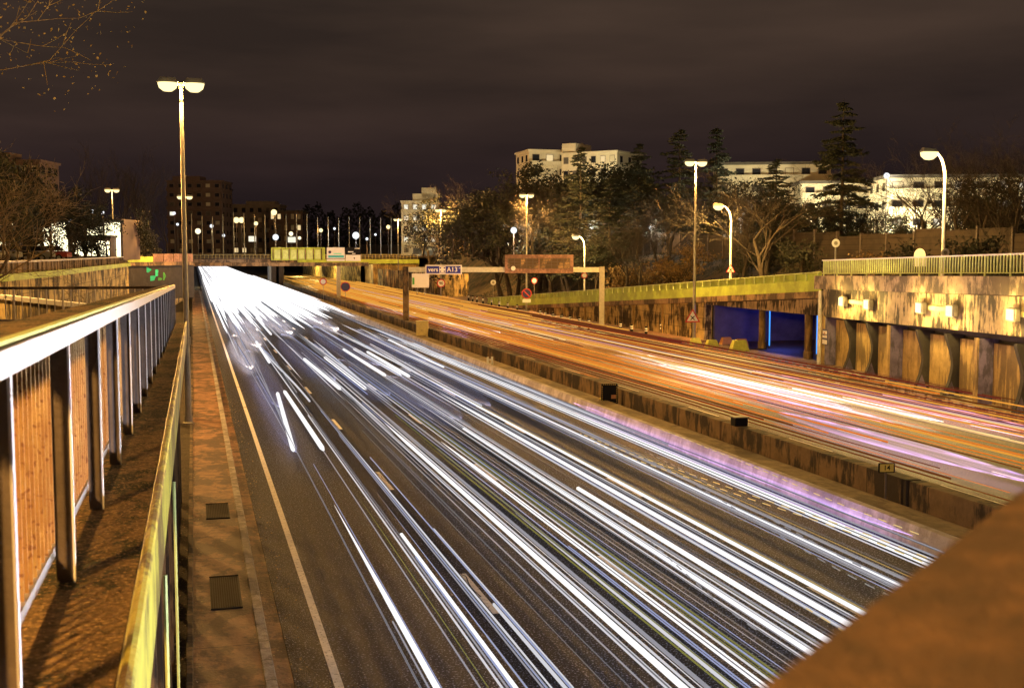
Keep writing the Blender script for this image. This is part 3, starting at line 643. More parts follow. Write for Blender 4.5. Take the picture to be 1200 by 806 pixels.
# long headlight pairs that reach past the footbridge
near = [ # X, half of the set: (offset, r, tone)
 (0, [(3.42, .085, 'white_hot', -3, 30), (4.38, .05, 'white', -3, 46), (4.62, .085, 'white_hot', -3, 26), (4.95, .02, 'pale', -3, 40), (5.12, .05, 'white', 10, 40), (5.3, .075, 'white', -3, 24), (3.2, .015, 'faint', 2, 40), (4.75, .015, 'blue', -3, 30), (4.2, .012, 'lime', 4, 30), (4.1, .02, 'pale', 8, 60)]),
 (1, [(6.25, .013, 'faint', -3, 36), (6.55, .02, 'pale', -3, 50), (6.85, .06, 'white', -3, 60), (7.02, .09, 'white_hot', -3, 44), (7.2, .05, 'white', -3, 70), (7.38, .03, 'pale', 4, 60), (7.62, .02, 'lime', -3, 40), (7.75, .07, 'white', -3, 26), (8.3, .085, 'white_hot', -3, 38), (8.52, .045, 'white', -3, 62), (8.62, .02, 'lime', -3, 44), (8.75, .015, 'faint', 0, 60), (6.0, .012, 'faint', 6, 40), (7.9, .016, 'blue', 5, 50)]),
 (2, [(9.5, .06, 'white', -3, 50), (9.68, .085, 'white_hot', -3, 42), (9.85, .04, 'white', -3, 72), (10.05, .025, 'pale', -3, 66), (10.2, .09, 'white_hot', -3, 34), (10.9, .05, 'white', -3, 70), (11.05, .085, 'white_hot', -3, 56), (11.3, .02, 'pale', -3, 50), (11.62, .07, 'white_hot', -3, 80), (11.75, .02, 'gold', 0, 50), (10.5, .012, 'faint', -3, 60), (12.0, .012, 'faint', 8, 60), (9.2, .014, 'faint', 2, 54)]),
 (3, [(13.5, .09, 'white_hot', -3, 74), (13.62, .03, 'pale', -3, 90), (13.3, .02, 'pale', 5, 60), (14.9, .11, 'white_hot', -3, 88), (14.75, .04, 'white', -3, 100), (14.2, .012, 'faint', 4, 70), (12.9, .012, 'faint', 6, 50), (15.3, .03, 'pale', 0, 60), (13.9, .012, 'gold', 16, 60), (15.9, .014, 'faint', 0, 90)])]
for ln, lst in near:
    for X, r, tone, a, b in lst:
        bright = tone in ('white_hot', 'white')
        if bright:
            for q in range(3 if r > .06 else 1):
                dx = random.choice((-1, 1)) * (r * .6 + random.uniform(.05, .16)); b2 = b + random.uniform(-14, 30)
                trail(X + dx, a, b2, .62 + random.uniform(-.08, .1), random.uniform(.008, .02), TW[random.choice(('pale', 'pale', 'faint', 'white', 'blue', 'lime'))], 'thin faint trail running between headlight trails in the ' + LN[ln], 'thin faint trails in the ' + LN[ln])
        trail(X, a, b + random.uniform(-4, 4), .62 + random.uniform(-.06, .08), r * (.60 if tone == 'white_hot' else .42 if bright else .8), TW[tone],
              ('bright thick white headlight trail in the ' if bright else 'thin faint trail running between headlight trails in the ') + LN[ln], ('thick white' if bright else 'thin faint') + ' trails in the ' + LN[ln], fade=random.choice((0, 5, 9)))
# mid-distance, starting and stopping as cars came and went
for ln in range(4):
    for k in range(17):
        X = lanec[ln] + random.choice((-.72, .72)) + random.gauss(0, .28); a = random.uniform(30, 85); b = a + random.uniform(14, 70)
        tone, r = random.choice((('white', .045), ('pale', .03), ('pale', .022), ('faint', .02), ('white', .03), ('blue', .02)))
        trail(X, a, b, random.uniform(.55, .8), r, TW[tone], 'thin pale headlight trail in the middle distance of the ' + LN[ln], 'thin pale trails farther up the ' + LN[ln], drift=random.choice((0, 0, .4, -.4)), fade=0 if k % 4 == 0 else random.uniform(4, 12))
for (x0, y0, x1, y1) in ((325, 460, 344, 528), (333, 458, 379, 527), (356, 420, 399, 456), (380, 418, 429, 456), (402, 409, 452, 440), (414, 408, 470, 440), (300, 372, 318, 392), (430, 412, 480, 441), (455, 398, 520, 430), (300, 400, 316, 425)):
    p, q = G(x1, y1, .65), G(x0, y0, .65); m = MB(); m.tube([p, (p[0] + (q[0] - p[0]) * .03, p[1] + (q[1] - p[1]) * .03, .65), (q[0] - (q[0] - p[0]) * .03, q[1] - (q[1] - p[1]) * .03, .65), q], [.04, .085, .085, .04], 8)
    cnt['headlight_trail'] += 1; tag(m.build('headlight_trail', TW['white_hot'], loc=p), 'short thick white dash of headlight standing alone on the asphalt', 'light trail', 'short thick headlight dashes')
# the dense blaze toward the bridge
for k in range(24):
    X = random.uniform(3.0, 15.9); a = random.choice((-3, -3, random.uniform(4, 30))); b = max(a, 16) + random.uniform(14, 70); tone = random.choice(('pale', 'faint', 'pale', 'faint', 'white', 'blue'))
    ln = min(3, int((X - 2.2) / 3.5)); trail(X, a, b, random.uniform(.5, .85), random.uniform(.006, .014), TW[tone], 'hair thin grey trail in the gaps of the ' + LN[ln], 'hair thin trails in the ' + LN[ln], fade=6)
m = MB()
for k in range(70):
    X = 2.5 + 13.9 * ((k * .618) % 1) + random.gauss(0, .1); a = 92 + 40 * (X / 16) ** 1.2 + random.uniform(-14, 70); b = 890 if k % 3 else a + random.uniform(40, 90); z = random.uniform(.5, .9); r = random.uniform(.08, .17); fd = random.uniform(6, 20)
    m.tube([(X, a, z), (X, a + fd, z), (X, b - fd, z), (X, b, z)], [r * .08, r, r, r * .08], 5)
for k in range(330):
    X = random.uniform(2.3, 16.3); a = 88 + 42 * (X / 16) ** 1.1 + 150 * random.random() ** 1.1; b = min(890, a + random.uniform(16, 90) * (1 + a / 150)); z = random.uniform(.45, 1.0); r = random.uniform(.03, .10)
    m.tube([(X, a, z), (X, a + 9, z), (X, b - 5, z), (X, b, z)], [r * .05, r, r, r * .05], 4)
o = m.build('headlight_streaks', TW['blaze']); tag(o, 'blinding mass of merged white headlight streaks near the bridge', 'light streaks', kind='stuff')
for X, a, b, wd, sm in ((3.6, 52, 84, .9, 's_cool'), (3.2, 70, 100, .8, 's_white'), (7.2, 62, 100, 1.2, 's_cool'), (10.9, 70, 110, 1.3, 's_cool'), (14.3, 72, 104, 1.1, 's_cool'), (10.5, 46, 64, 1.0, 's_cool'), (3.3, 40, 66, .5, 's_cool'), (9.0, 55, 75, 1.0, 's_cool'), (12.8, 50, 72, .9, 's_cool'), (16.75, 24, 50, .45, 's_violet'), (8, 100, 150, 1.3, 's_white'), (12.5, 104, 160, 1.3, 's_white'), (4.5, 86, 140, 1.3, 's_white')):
    trail(X, a, b, .35, wd, SOFT[sm], 'broad emissive smear painting bluish white headlight glow in the ' + LN[min(3, int((X - 2.2) / 3.5))], 'painted headlight glows in the ' + LN[min(3, int((X - 2.2) / 3.5))], flat=.22, n=20, haze=True)  # glowing shapes stand in for headlight pools on the asphalt
# dotted, wandering trails of flickering lamps
for i, (X, a, b, dr, c) in enumerate(((14.6, 19, 38, -1.6, 'gold'), (14.3, 20, 36, -1.5, 'gold'), (12.3, 18, 34, 1.1, 'faint'), (12.9, 20, 34, .9, 'faint'), (9.0, 17, 27, .8, 'faint'), (15.6, 22, 38, .5, 'gold'), (10.0, 12, 18, .4, 'gold'))):
    trail(X, a, b, .9, .013, DOT[c], 'fine dotted wandering trail of a flickering lamp near the ' + ('median' if X > 14 else 'middle lanes'), 'dotted trails near the ' + ('median' if X > 14 else 'middle lanes'), drift=dr, wob=.02)
# right carriageway: tail lamps and smeared light
RL = ['lane beside the median', 'second lane from the median', 'third lane from the median', 'outer lane by the ramp']
tones = [['dimorange', 'orange', 'dimorange', 'red'], ['orange', 'amber', 'dimorange', 'amber', 'orange', 'orange'], ['cream', 'amber', 'amber', 'orange', 'orange', 'pink', 'red'], ['red', 'amber', 'dimorange', 'orange', 'red', 'dimorange']]
rc_ = [21.2, 24.4, 28.4, 33.0]; sp = [.7, 1.4, 1.9, 2.3]; qty = [16, 62, 84, 56]
for ln in range(4):
    for k in range(qty[ln]):
        X = rc_[ln] + random.uniform(-1, 1) * sp[ln]; far = random.random(); a = 20 + 150 * far ** 1.3; b = min(290, a + random.uniform(25, 110)); tone = random.choice(tones[ln])
        r = random.choice((.007, .010, .013, .018, .026)) * (1 + a / 90)
        trail(X, a, b, random.uniform(.5, .9), r, TR[tone], {'dimorange': 'dim orange', 'orange': 'orange', 'red': 'red', 'amber': 'amber', 'cream': 'cream', 'pink': 'pink', 'whiter': 'bright white'}[tone] + ' tail light trail in the ' + RL[ln], 'tail light trails in the ' + RL[ln] + ', ' + tone.replace('whiter', 'white').replace('dimorange', 'dim orange'), name='tail_light_trail')
m = MB()
for k in range(200):
    X = random.uniform(22.5, 35.5); a = 90 + 160 * random.random(); b = min(890, a + random.uniform(15, 110)); z = random.uniform(.45, .9); r = random.uniform(.02, .07)
    m.tube([(X, a, z), (X, a + .2, z), (X, b - .2, z), (X, b, z)], [r * .4, r, r, r * .4], 4)
o = m.build('tail_light_streaks', TR['amber']); tag(o, 'merged mass of cream and amber streaks on the far right carriageway', 'light streaks', kind='stuff')
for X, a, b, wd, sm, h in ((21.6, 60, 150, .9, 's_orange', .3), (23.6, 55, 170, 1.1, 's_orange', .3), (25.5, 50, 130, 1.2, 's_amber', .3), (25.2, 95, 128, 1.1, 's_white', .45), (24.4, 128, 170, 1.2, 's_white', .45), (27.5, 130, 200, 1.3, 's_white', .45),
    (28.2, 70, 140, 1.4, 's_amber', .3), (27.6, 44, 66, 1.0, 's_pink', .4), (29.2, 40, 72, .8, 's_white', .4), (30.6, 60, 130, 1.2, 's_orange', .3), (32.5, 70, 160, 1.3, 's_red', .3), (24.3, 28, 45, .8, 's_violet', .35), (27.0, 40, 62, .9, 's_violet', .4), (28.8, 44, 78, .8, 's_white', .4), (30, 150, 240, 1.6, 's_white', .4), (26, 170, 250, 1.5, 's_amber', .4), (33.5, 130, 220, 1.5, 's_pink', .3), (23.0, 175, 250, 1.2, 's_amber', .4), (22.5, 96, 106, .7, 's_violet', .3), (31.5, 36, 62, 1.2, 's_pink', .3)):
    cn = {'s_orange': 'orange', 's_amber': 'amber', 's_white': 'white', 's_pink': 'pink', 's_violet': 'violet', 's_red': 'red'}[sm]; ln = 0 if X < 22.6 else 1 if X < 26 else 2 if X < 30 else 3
    trail(X, a, b, h, wd, SOFT[sm], 'broad emissive smear painting a %s glow along the %s' % (cn, RL[ln]), 'painted %s glows in the %s' % (cn, RL[ln]), flat=.2, n=20, name='tail_light_trail', haze=True)  # glowing shapes stand in for light reflected off the asphalt
for X, a, b, c, dr in ((35.2, 44, 120, 'red', .6), (34.9, 60, 118, 'cream', .6), (34.4, 30, 60, 'amber', .9), (33.4, 28, 56, 'cream', -1.2), (32.3, 30, 58, 'amber', 1.0), (35.8, 34, 70, 'amber', .3), (31.2, 27, 50, 'orange', .8), (30.2, 27, 48, 'cream', -.8)):
    trail(X, a, b, .5, .011, DOT[c], 'fine dotted %s trail weaving beside the tall wall' % {'red': 'red', 'cream': 'cream', 'amber': 'amber', 'orange': 'orange'}[c], 'dotted %s trails by the tall wall' % c, drift=dr, wob=.06, name='tail_light_trail')

# ================================================================== STREET LAMPS
def double_lamp(name, label, h=14.0, power=15000, r=.11, head=.55, colr=SODIUM, glowm='lamp_sodium', group='tall street lamps along the road'):
    t = thing(name, label, 'street lamp', (0, 0, 0), 0, group)
    m = MB(); m.tube([(0, 0, 0), (0, 0, 1.2), (0, 0, h * .6), (0, 0, h)], [r * 1.25, r * 1.2, r * .85, r * .6], 12); m.build('pole', 'galv', t)
    m = MB(); m.lathe([(r * 2.2, 0), (r * 2.2, .06), (r * 1.5, .10), (r * 1.5, .35)], (0, 0, 0), 12); m.build('base', 'galv', t)
    m = MB(); m.tube([(-head * 1.1, 0, h - .05), (head * 1.1, 0, h - .05)], .05, 8); m.build('cross_arm', 'galv', t)
    for s in (-1, 1):
        c = s * head * .95
        hb = MB(); hb.add([(c - .42, -.2, h), (c + .42, -.2, h), (c + .42, .2, h), (c - .42, .2, h), (c - .30, -.12, h + .2), (c + .30, -.12, h + .2), (c + .30, .12, h + .2), (c - .30, .12, h + .2)], [(0, 3, 2, 1), (4, 5, 6, 7), (0, 1, 5, 4), (1, 2, 6, 5), (2, 3, 7, 6), (3, 0, 4, 7)])
        hd = hb.build('lamp_head', 'galv', t)
        b = MB(); b.lathe([(.001, -.36), (.18, -.34), (.34, -.22), (.40, -.02)], (c, 0, h - .01), 14); b.build('bowl', glowm, hd, smooth=True)
    lamp_light('lamp_light', t, (0, 0, h - .75), power * K_SOD, colr, .45)
    return t
def at(px, py): p = G(px, py); return (p[0], p[1], 0)
lt = double_lamp('street_lamp', 'tall street lamp on the walkway, largest and nearest of all the lamps', 14.0, 8500)
lt.location = (at(221, 500)[0], at(221, 500)[1], .12)
m = MB(); m.box(-.16, .16, -.06, .2, 3.3, 3.62); m.build('clamp_box', 'galv', lt)
lampdefs = [((813, 403), 14.4, 14000, 'tall street lamp carrying the crossed roads triangle, left of the tall wall'), ((617, 366), 14.3, 16000, 'tall street lamp rising behind the blank grid panel of the near gantry'),
            ((517, 350), 14.1, 16000, 'tall street lamp just behind the blue lettered sign'), ((467, 338), 14.2, 16000, 'tall street lamp left of the near gantry, beside the bridge end')]
for pos, h, pw_, lb in lampdefs:
    o = double_lamp('street_lamp', lb, h, pw_ * 1.9); o.location = at(*pos)
o = double_lamp('street_lamp', 'second tall street lamp directly behind the nearest pole on the left', 14, 12000); p = W(219.5, 366, 141); o.location = (p[0], p[1], 0.1)
o = double_lamp('street_lamp', 'sodium street lamp among the poplars at upper left', 9, 5000); p = W(133, 290, 150); o.location = (p[0], p[1], 6.4)
def arm_lamp(lb, loc, h, power, reach=1.1, dirx=-1):
    t = thing('curved_street_lamp', lb, 'street lamp', loc, 0, 'curved arm street lamps on the upper road')
    pts = [(0, 0, 0), (0, 0, h * .8)] + [(dirx * reach * (1 - math.cos(a)), 0, h * .8 + h * .2 * math.sin(a)) for a in (.3, .6, .9, 1.2, 1.5)]
    m = MB(); m.tube(pts, [.10, .075, .07, .065, .06, .055, .05], 10); m.build('pole', 'rail_white', t)
    x = dirx * (reach + .25)
    hb = MB(); hb.add([(x - .5, -.18, h), (x + .4, -.13, h), (x + .4, .13, h), (x - .5, .18, h), (x - .4, -.1, h + .2), (x + .3, -.08, h + .14), (x + .3, .08, h + .14), (x - .4, .1, h + .2)], [(0, 3, 2, 1), (4, 5, 6, 7), (0, 1, 5, 4), (1, 2, 6, 5), (2, 3, 7, 6), (3, 0, 4, 7)])
    hd = hb.build('lamp_head', 'galv', t)
    b = MB(); b.lathe([(.001, -.42), (.22, -.38), (.40, -.22), (.44, -.02)], (x - .05, 0, h - .01), 14); b.build('bowl', 'lamp_sodium', hd, smooth=True)
    lamp_light('lamp_light', t, (x, 0, h - .8), power * K_SOD, (1, .62, .16), .4)
    return t
p = W(1105, 297, 60); arm_lamp('curved arm lamp standing behind the railing of the tall wall', (p[0], p[1], 5.6), 6.8, 5200, .7)
p = W(856, 320, 98); arm_lamp('curved arm lamp on the ramp right of the tall pole, triangle on its post', (p[0], p[1], p[2] - .6), 6.3, 5200, .9)
p = W(685, 335, 134); arm_lamp('curved arm lamp low behind the near gantry, farthest on the ramp', (p[0], p[1], 2.6), 6.6, 4200, .8)
# lamp behind the camera that lights railing, ledge and parapet
o = double_lamp('street_lamp', 'tall street lamp behind the photographer', 13.5, 15000); o.location = (-5.5, -5.0, 0)
o = double_lamp('street_lamp', 'tall street lamp of the left slip road, outside the picture', 13.5, 42000); p = W(-130, 297, 62); o.location = (p[0], p[1], 0)
lp = e0 + (e1 - e0).normalized() * 7 - pn * .45; t = thing('added_fill_lamp', 'added white fill lamp on the outer face of the footbridge, outside the picture', 'lamp', (lp.x, lp.y, 5.6))  # added lamp, whitens the railing fascia and the near road
m = MB(); m.bbox(-.25, .25, -.1, .1, -.1, .12, .03); m.build('housing', 'galv', t); m = MB(); m.bbox(-.2, .2, -.09, .09, -.16, -.105, .02); m.build('lens', 'lamp_white', t); lamp_light('lamp_light', t, (0, 0, -.45), 2400, (.92, .90, 1), .25)
# white globe lamps beyond the trees
def globe(lb, px, py, d, r, power, mat='lamp_white', colr=(1, .93, .75), grp='globe lamps beyond the trees'):
    p = W(px, py, d); zb = hright(p[0], p[1]) if p[0] > 46 else 6.6
    t = thing('globe_lamp', lb, 'street lamp', (p[0], p[1], zb), 0, grp); h = p[2] - zb
    m = MB(); m.tube([(0, 0, 0), (0, 0, h - r)], [.09, .06], 8); m.build('pole', 'steel_dark', t)
    m = MB(); m.lathe([(r * math.sin(a) + .001, -r * math.cos(a)) for a in [k * math.pi / 8 for k in range(9)]], (0, 0, h), 12); m.build('globe', mat, t, smooth=True)
    if power: lamp_light('lamp_light', t, (0, -r - .3, h), power, colr, .3)
globe('white globe lamp left of the tall pole behind the grid panel', 602, 270, 150, .42, 1500)
globe('white globe lamp right of the farthest ramp lamp', 691, 267, 150, .5, 1500)
globe('small white globe lamp between the tree trunks right of centre', 763, 267, 150, .28, 900)
globe('white globe lamp just right of the curved arm lamp on the ramp', 868, 259, 130, .36, 1200)
globe('brilliant bluish white globe lamp above the white gantry board', 417, 276, 300, .9, 2500, colr=COOL)
for i, (px, py, d, r, mt, lb) in enumerate(((277, 258, 300, .75, 'lamp_sodium', 'left of the twin orange globe lamps on the far plaza'), (283, 258, 305, .75, 'lamp_sodium', 'right of the twin orange globe lamps on the far plaza'), (321, 249, 300, .75, 'lamp_sodium', 'highest orange globe lamp among the far poles'),
     (232, 271, 290, .7, 'lamp_warm', 'orange globe lamp right beside the nearest pole'), (323, 278, 290, .75, 'lamp_white', 'white globe lamp low below the highest orange one'), (341, 274, 320, .6, 'lamp_warm', 'small warm globe lamp right of centre on the far plaza'), (351, 279, 320, .45, 'lamp_warm', 'lowest small warm globe lamp on the far plaza'),
     (108, 248, 140, .22, 'lamp_white', 'left of two small white globes under the poplars'), (120, 249, 140, .22, 'lamp_white', 'right of two small white globes under the poplars'), (46, 254, 120, .2, 'lamp_white', 'small white globe among the left bare trees'), (82, 259, 125, .18, 'lamp_white', 'tiny white globe right of the left bare trees'),
     (204, 250, 260, .35, 'lamp_white', 'small white globe before the brown tower block'), (208, 263, 260, .3, 'lamp_white', 'lower small white globe before the brown tower block'))):
    globe(lb, px, py, d, r, 900 if i < 6 else 0, mt, SODIUM if 'sodium' in mt else WARM, 'globe lamps far on the left')

# ================================================================== GANTRIES AND SIGNS
def frame_dir(a, b): a = Vector(a); b = Vector(b); d = (b - a); return a, d.length, math.atan2(d.y, d.x)
a, ln, rz = frame_dir(at(476, 385), at(705, 386))
ga = thing('sign_gantry', 'near portal gantry spanning the right carriageway on two square posts', 'gantry', tuple(a), rz)
for u, mt in ((0, 'barrier_face'), (ln, 'galv')):
    m = MB(); m.bbox(u - .26, u + .26, -.25, .25, -.05, 5.95, .03); po_ = m.build('post', mt, ga)
    m = MB(); m.box(u - .4, u + .4, -.4, .4, -.05, .12); m.build('base_plate', 'galv', po_)
m = MB(); m.bbox(.27, ln - .27, -.2, .2, 5.42, 5.90, .03); m.build('beam', 'steel_beam', ga)
def gpx(px, A, rz_):   # distance along a gantry line for a picture column
    d = Vector((math.cos(rz_), math.sin(rz_))); x, y, _, _ = ray(px, 300); den = x * d.y - y * d.x; return (y * A.x - x * A.y) / den
def gz(px, py, A, u, rz_): x = A.x + u * math.cos(rz_); y = A.y + u * math.sin(rz_); return W(px, py, x * SA + y * CA)[2]
def board(t, x0, x1, y0, y1, A, rz_, mat, name='panel', front=-.26, thick=.06, label=None):
    u0, u1 = gpx(x0, A, rz_), gpx(x1, A, rz_); zt_, zb = gz(x0, y0, A, u0, rz_), gz(x0, y1, A, u0, rz_)
    m = MB(); m.box(u0, u1, front - thick, front, zb, zt_); o = m.build(name, mat, t); return o, u0, u1, zb, zt_
def hung(name, label, cat, A, rz_): return thing(name, label, cat, tuple(A), rz_)
s = hung('direction_sign', 'blue sign with white lettering vers A13 on the near gantry', 'sign', a, rz)
o, u0, u1, zb, zt_ = board(s, 499, 541.5, 310.5, 321.5, a, rz, 'sign_white', 'border')
m = MB(); m.box(u0 + .1, u1 - .1, -.345, -.322, zb + .1, zt_ - .1); m.build('blue_face', 'sign_blue', s)
zc_ = (zb + zt_) / 2; w_ = u1 - u0
text('vers', .56, 'lettering', 'sign_white', s, u0 + w_ * .215, -.352, zc_)
text('A13', .62, 'lettering', 'sign_white', s, u0 + w_ * .74, -.352, zc_)
lg = MB(); c = u0 + w_ * .47; lg.box(c - .3, c + .3, -.356, -.346, zc_ - .3, zc_ + .3); lo = lg.build('white_emblem', 'sign_white', s)
m = MB()
for dx in (-.19, .19):
    for dz in (-.16, .16): m.box(c + dx - .07, c + dx + .07, -.362, -.357, zc_ + dz - .06, zc_ + dz + .06)
m.build('emblem_marks', 'sign_blue', lo)
m = MB(); m.box(u0 + w_ * .92, u0 + w_ * .97, -.352, -.346, zc_ + .12, zc_ + .18); m.build('dash_mark', 'sign_white', s)
s = hung('blank_board', 'plain white board hanging at the left end of the near gantry', 'sign', a, rz)
o, u0, u1, zb, zt_ = board(s, 482.5, 502.5, 320.5, 337, a, rz, 'sign_white', 'panel', front=.0)
m = MB(); m.box(u0 + .05, u0 + .25, -.07, -.062, zb + .3, zb + .95); m.build('green_mark', 'mural_green', s)
m = MB()
for q in (.3, .75): m.box(u0 + (u1 - u0) * q - .03, u0 + (u1 - u0) * q + .03, .002, .08, zb - .7, 5.9)
m.build('hanger', 'galv', s)
s = hung('message_panel', 'dark reddish message panel with a grid of cells on the near gantry', 'sign', a, rz)
o, u0, u1, zb, zt_ = board(s, 592, 672, 298.5, 320, a, rz, 'rust_panel', 'case', front=.15, thick=.5)
o, v0, v1, yb, yt = board(s, 596, 668, 303, 314.5, a, rz, 'brown_lip', 'screen', front=-.352, thick=.02)
m = MB()
for k in range(11): x = v0 + (v1 - v0) * k / 10; m.box(x - .03, x + .03, -.42, -.373, yb, yt)
for k in range(4): z = yb + (yt - yb) * k / 3; m.box(v0, v1, -.425, -.4205, z - .025, z + .025)
m.build('grid', 'steel_dark', s)
m = MB(); m.box((u0 + u1) / 2 - .06, (u0 + u1) / 2 + .06, -.47, -.43, zb, zt_); m.build('mullion', 'rust_panel', s)
m = MB(); m.box(u0, u0 + .35, -.40, -.353, zb, zt_); m.box(u1 - .35, u1, -.40, -.353, zb, zt_); m.build('end_frame', 'rust_panel', s)
m = MB(); m.lathe([(.001, -.02), (.2, -.02), (.22, .03), (.22, .1)], (u0 + .8, -.52, zb + .45), 12, 'y'); m.build('flash_lamp', 'rail_white', s)
# far gantry in front of the bridge
a2, ln2, rz2 = frame_dir(at(397, 353), (at(397, 353)[0] + 10, at(397, 353)[1] - 1.2, 0))
g2 = thing('sign_gantry', 'far gantry before the bridge, carrying a row of lime boxes and boards', 'gantry', tuple(a2), rz2)
m = MB(); m.bbox(-.3, .3, -.25, .25, -.05, 5.3, .03); m.build('post', 'galv', g2)
uL, uR = gpx(196, a2, rz2), gpx(432, a2, rz2)
m = MB(); m.bbox(uL, uR, -.2, .2, 5.31, 5.85, .03); m.build('beam', 'brown_lip', g2)
m = MB(); m.bbox(uL, uL + .5, -.25, .25, -.05, 5.3, .03); m.build('post', 'galv', g2)
s = hung('message_panel', 'long lime yellow message panel divided into six cells on the far gantry', 'sign', a2, rz2)
o, u0, u1, zb, zt_ = board(s, 318, 381, 290, 305, a2, rz2, 'lime_paint', 'case', front=.1, thick=.5)
for k in range(6):
    x0 = u0 + .5 + (u1 - u0 - .8) * k / 6; x1 = x0 + (u1 - u0 - .8) / 6 - .35
    m = MB(); m.bbox(x0, x1, -.5, -.402, zb + .2, zt_ - .35, .03); m.build('cell', 'lime_rail', s)
m = MB()
for k in range(7): x = u0 + .28 + (u1 - u0 - .8) * k / 6; m.box(x - .07, x + .07, -.56, -.41, zb + .05, zt_ - .15)
m.build('divider', 'brown_lip', s)
s = hung('direction_board', 'white board with cyan band beside the lime panel', 'sign', a2, rz2)
o, u0, u1, zb, zt_ = board(s, 383, 404, 290, 306, a2, rz2, 'sign_white', 'panel')
w_ = u1 - u0; hh = zt_ - zb
m = MB(); m.box(u0 + w_ * .08, u1 - w_ * .05, -.335, -.322, zb + hh * .25, zb + hh * .42); m.build('cyan_band', 'sign_cyan', s)
m = MB(); m.box(u0 + w_ * .38, u0 + w_ * .82, -.335, -.322, zb + hh * .52, zb + hh * .58); m.build('lettering', 'mural_teal', s)
m = MB(); m.lathe([(.22, 0), (.22, .02)], (u0 + w_ * .17, -.345, zb + hh * .66), 12, 'y'); m.build('arrow_disc', 'sign_navy', s)
m = MB(); m.box(u0, u1, -.335, -.322, zb + hh * .14, zb + hh * .18); m.build('rule', 'steel_dark', s)
s = hung('split_board', 'board with dark upper half and white lower half, right of the cyan banded one', 'sign', a2, rz2)
o, u0, u1, zb, zt_ = board(s, 405.5, 422.5, 290, 298.5, a2, rz2, 'sign_black', 'dark_half')
m = MB(); m.box(u0 + .3, u0 + 1.1, -.34, -.322, zb + .35, zb + .5); m.box(u0 + .9, u0 + 1.4, -.34, -.322, zb + .1, zb + .22); m.box(u0 + 1.3, u1 - .1, -.34, -.322, zt_ - .2, zt_ - .1); m.build('white_marks', 'sign_white', s)
o, u0, u1, zb, zt_ = board(s, 405, 422.5, 298.8, 306, a2, rz2, 'sign_white', 'white_half')
m = MB(); m.add([(u0 + 1.15, -.33, zb + .5), (u0 + 1.35, -.33, zb + .25), (u0 + 1.4, -.33, zb + .55)], [(0, 1, 2)]); m.build('arrow', 'sign_black', s)

def round_sign(lb, loc, zc, r, style, post=True, grp=None, rz=-.15, h0=0):
    t = thing('road_sign', lb, 'road sign', loc, rz, grp); z = zc - loc[2]
    if post: m = MB(); m.tube([(0, 0, 0), (0, 0, z + r * .5)], .04, 8); m.build('post', 'galv', t)
    y = -.07 if post else -.16
    def disc(rr, yy, mt, nm, par=None, n=24): m = MB(); m.lathe([(rr, 0), (rr, .012)], (0, yy, z), n, 'y'); return m.build(nm, mt, par or t)
    if style == 'noparking':
        disc(r, y, 'sign_red', 'rim'); disc(r * .8, y - .013, 'sign_navy', 'face')
        m = MB(); m.add([(-.62 * r, y - .018, z + .48 * r), (-.48 * r, y - .018, z + .62 * r), (.62 * r, y - .018, z - .48 * r), (.48 * r, y - .018, z - .62 * r)], [(0, 3, 2, 1)]); m.build('slash', 'sign_red', t)
        m = MB(); m.box(-r * .8, r * .8, y, y + .012, z - r * 1.75, z - r * 1.05); m.build('sub_plate', 'sign_white', t)
    elif style == 'speed':
        disc(r, y, 'sign_red', 'rim'); disc(r * .74, y - .013, 'sign_white', 'face'); text('90', r * .95, 'lettering', 'sign_black', t, 0, y - .018, z, ext=.003)
    elif style == 'plain': disc(r, y, 'sign_red', 'rim'); disc(r * .7, y - .013, 'sign_white', 'face')
    elif style == 'white': disc(r, y, 'sign_white', 'face'); disc(r * .45, y - .013, 'galv', 'boss')
    elif style == 'dark': disc(r, y, 'sign_red', 'rim'); disc(r * .86, y - .013, 'sign_navy', 'face')
    elif style == 'triangle':
        def tri(q, yy, mt, nm): m = MB(); P = [(-q, z - q * .58), (q, z - q * .58), (0, z + q * 1.15)]; m.add([(a, yy, b) for a, b in P] + [(a, yy + .01, b) for a, b in P], [(0, 1, 2), (5, 4, 3), (0, 3, 4, 1), (1, 4, 5, 2), (2, 5, 3, 0)]); m.build(nm, mt, t)
        tri(r, y, 'sign_red', 'rim'); tri(r * .74, y - .011, 'sign_white', 'face')
        m = MB(); q = r * .26
        for s_ in (1, -1): m.add([(-q * s_ - .05, y - .015, z - q - .02), (-q * s_ + .05, y - .015, z - q - .02), (q * s_ + .05, y - .015, z + q - .02), (q * s_ - .05, y - .015, z + q - .02)], [(0, 1, 2, 3)])
        m.v = [(a, b - (.002 if i > 3 else 0), c) for i, (a, b, c) in enumerate(m.v)]
        m.build('cross', 'sign_black', t)
    return t
def zat(px, py, loc): return W(px, py, loc[0] * SA + loc[1] * CA)[2]
l = at(617, 367.5); round_sign('round blue no parking sign with red rim in front of the tall lamp', (l[0], l[1], 0), zat(617, 344, l), .62, 'noparking')
l = at(517, 351.5); round_sign('red rimmed speed limit sign below the blue lettered sign', (l[0], l[1], 0), zat(517, 332, l), .66, 'speed')
l = (40.9, at(578, 350)[1] - 6, 0); l = at(578, 352); round_sign('pale round sign on a thin post where the ramp begins', l, zat(578, 331, l), .42, 'white')
l = WX(626, 343, 43.5); round_sign('small red rimmed round sign standing on the bank right of the no parking sign', (l[0], l[1], l[2] - 1), zat(626, 329, l), .42, 'plain')
l = at(405, 354); round_sign('large dark blue round sign right of the far gantry post', (l[0], l[1], 0), zat(405, 336, l), .72, 'dark')
l = at(379, 352); round_sign('white round sign left of the far gantry post', (l[0], l[1], 0), zat(379, 330, l), .55, 'plain')
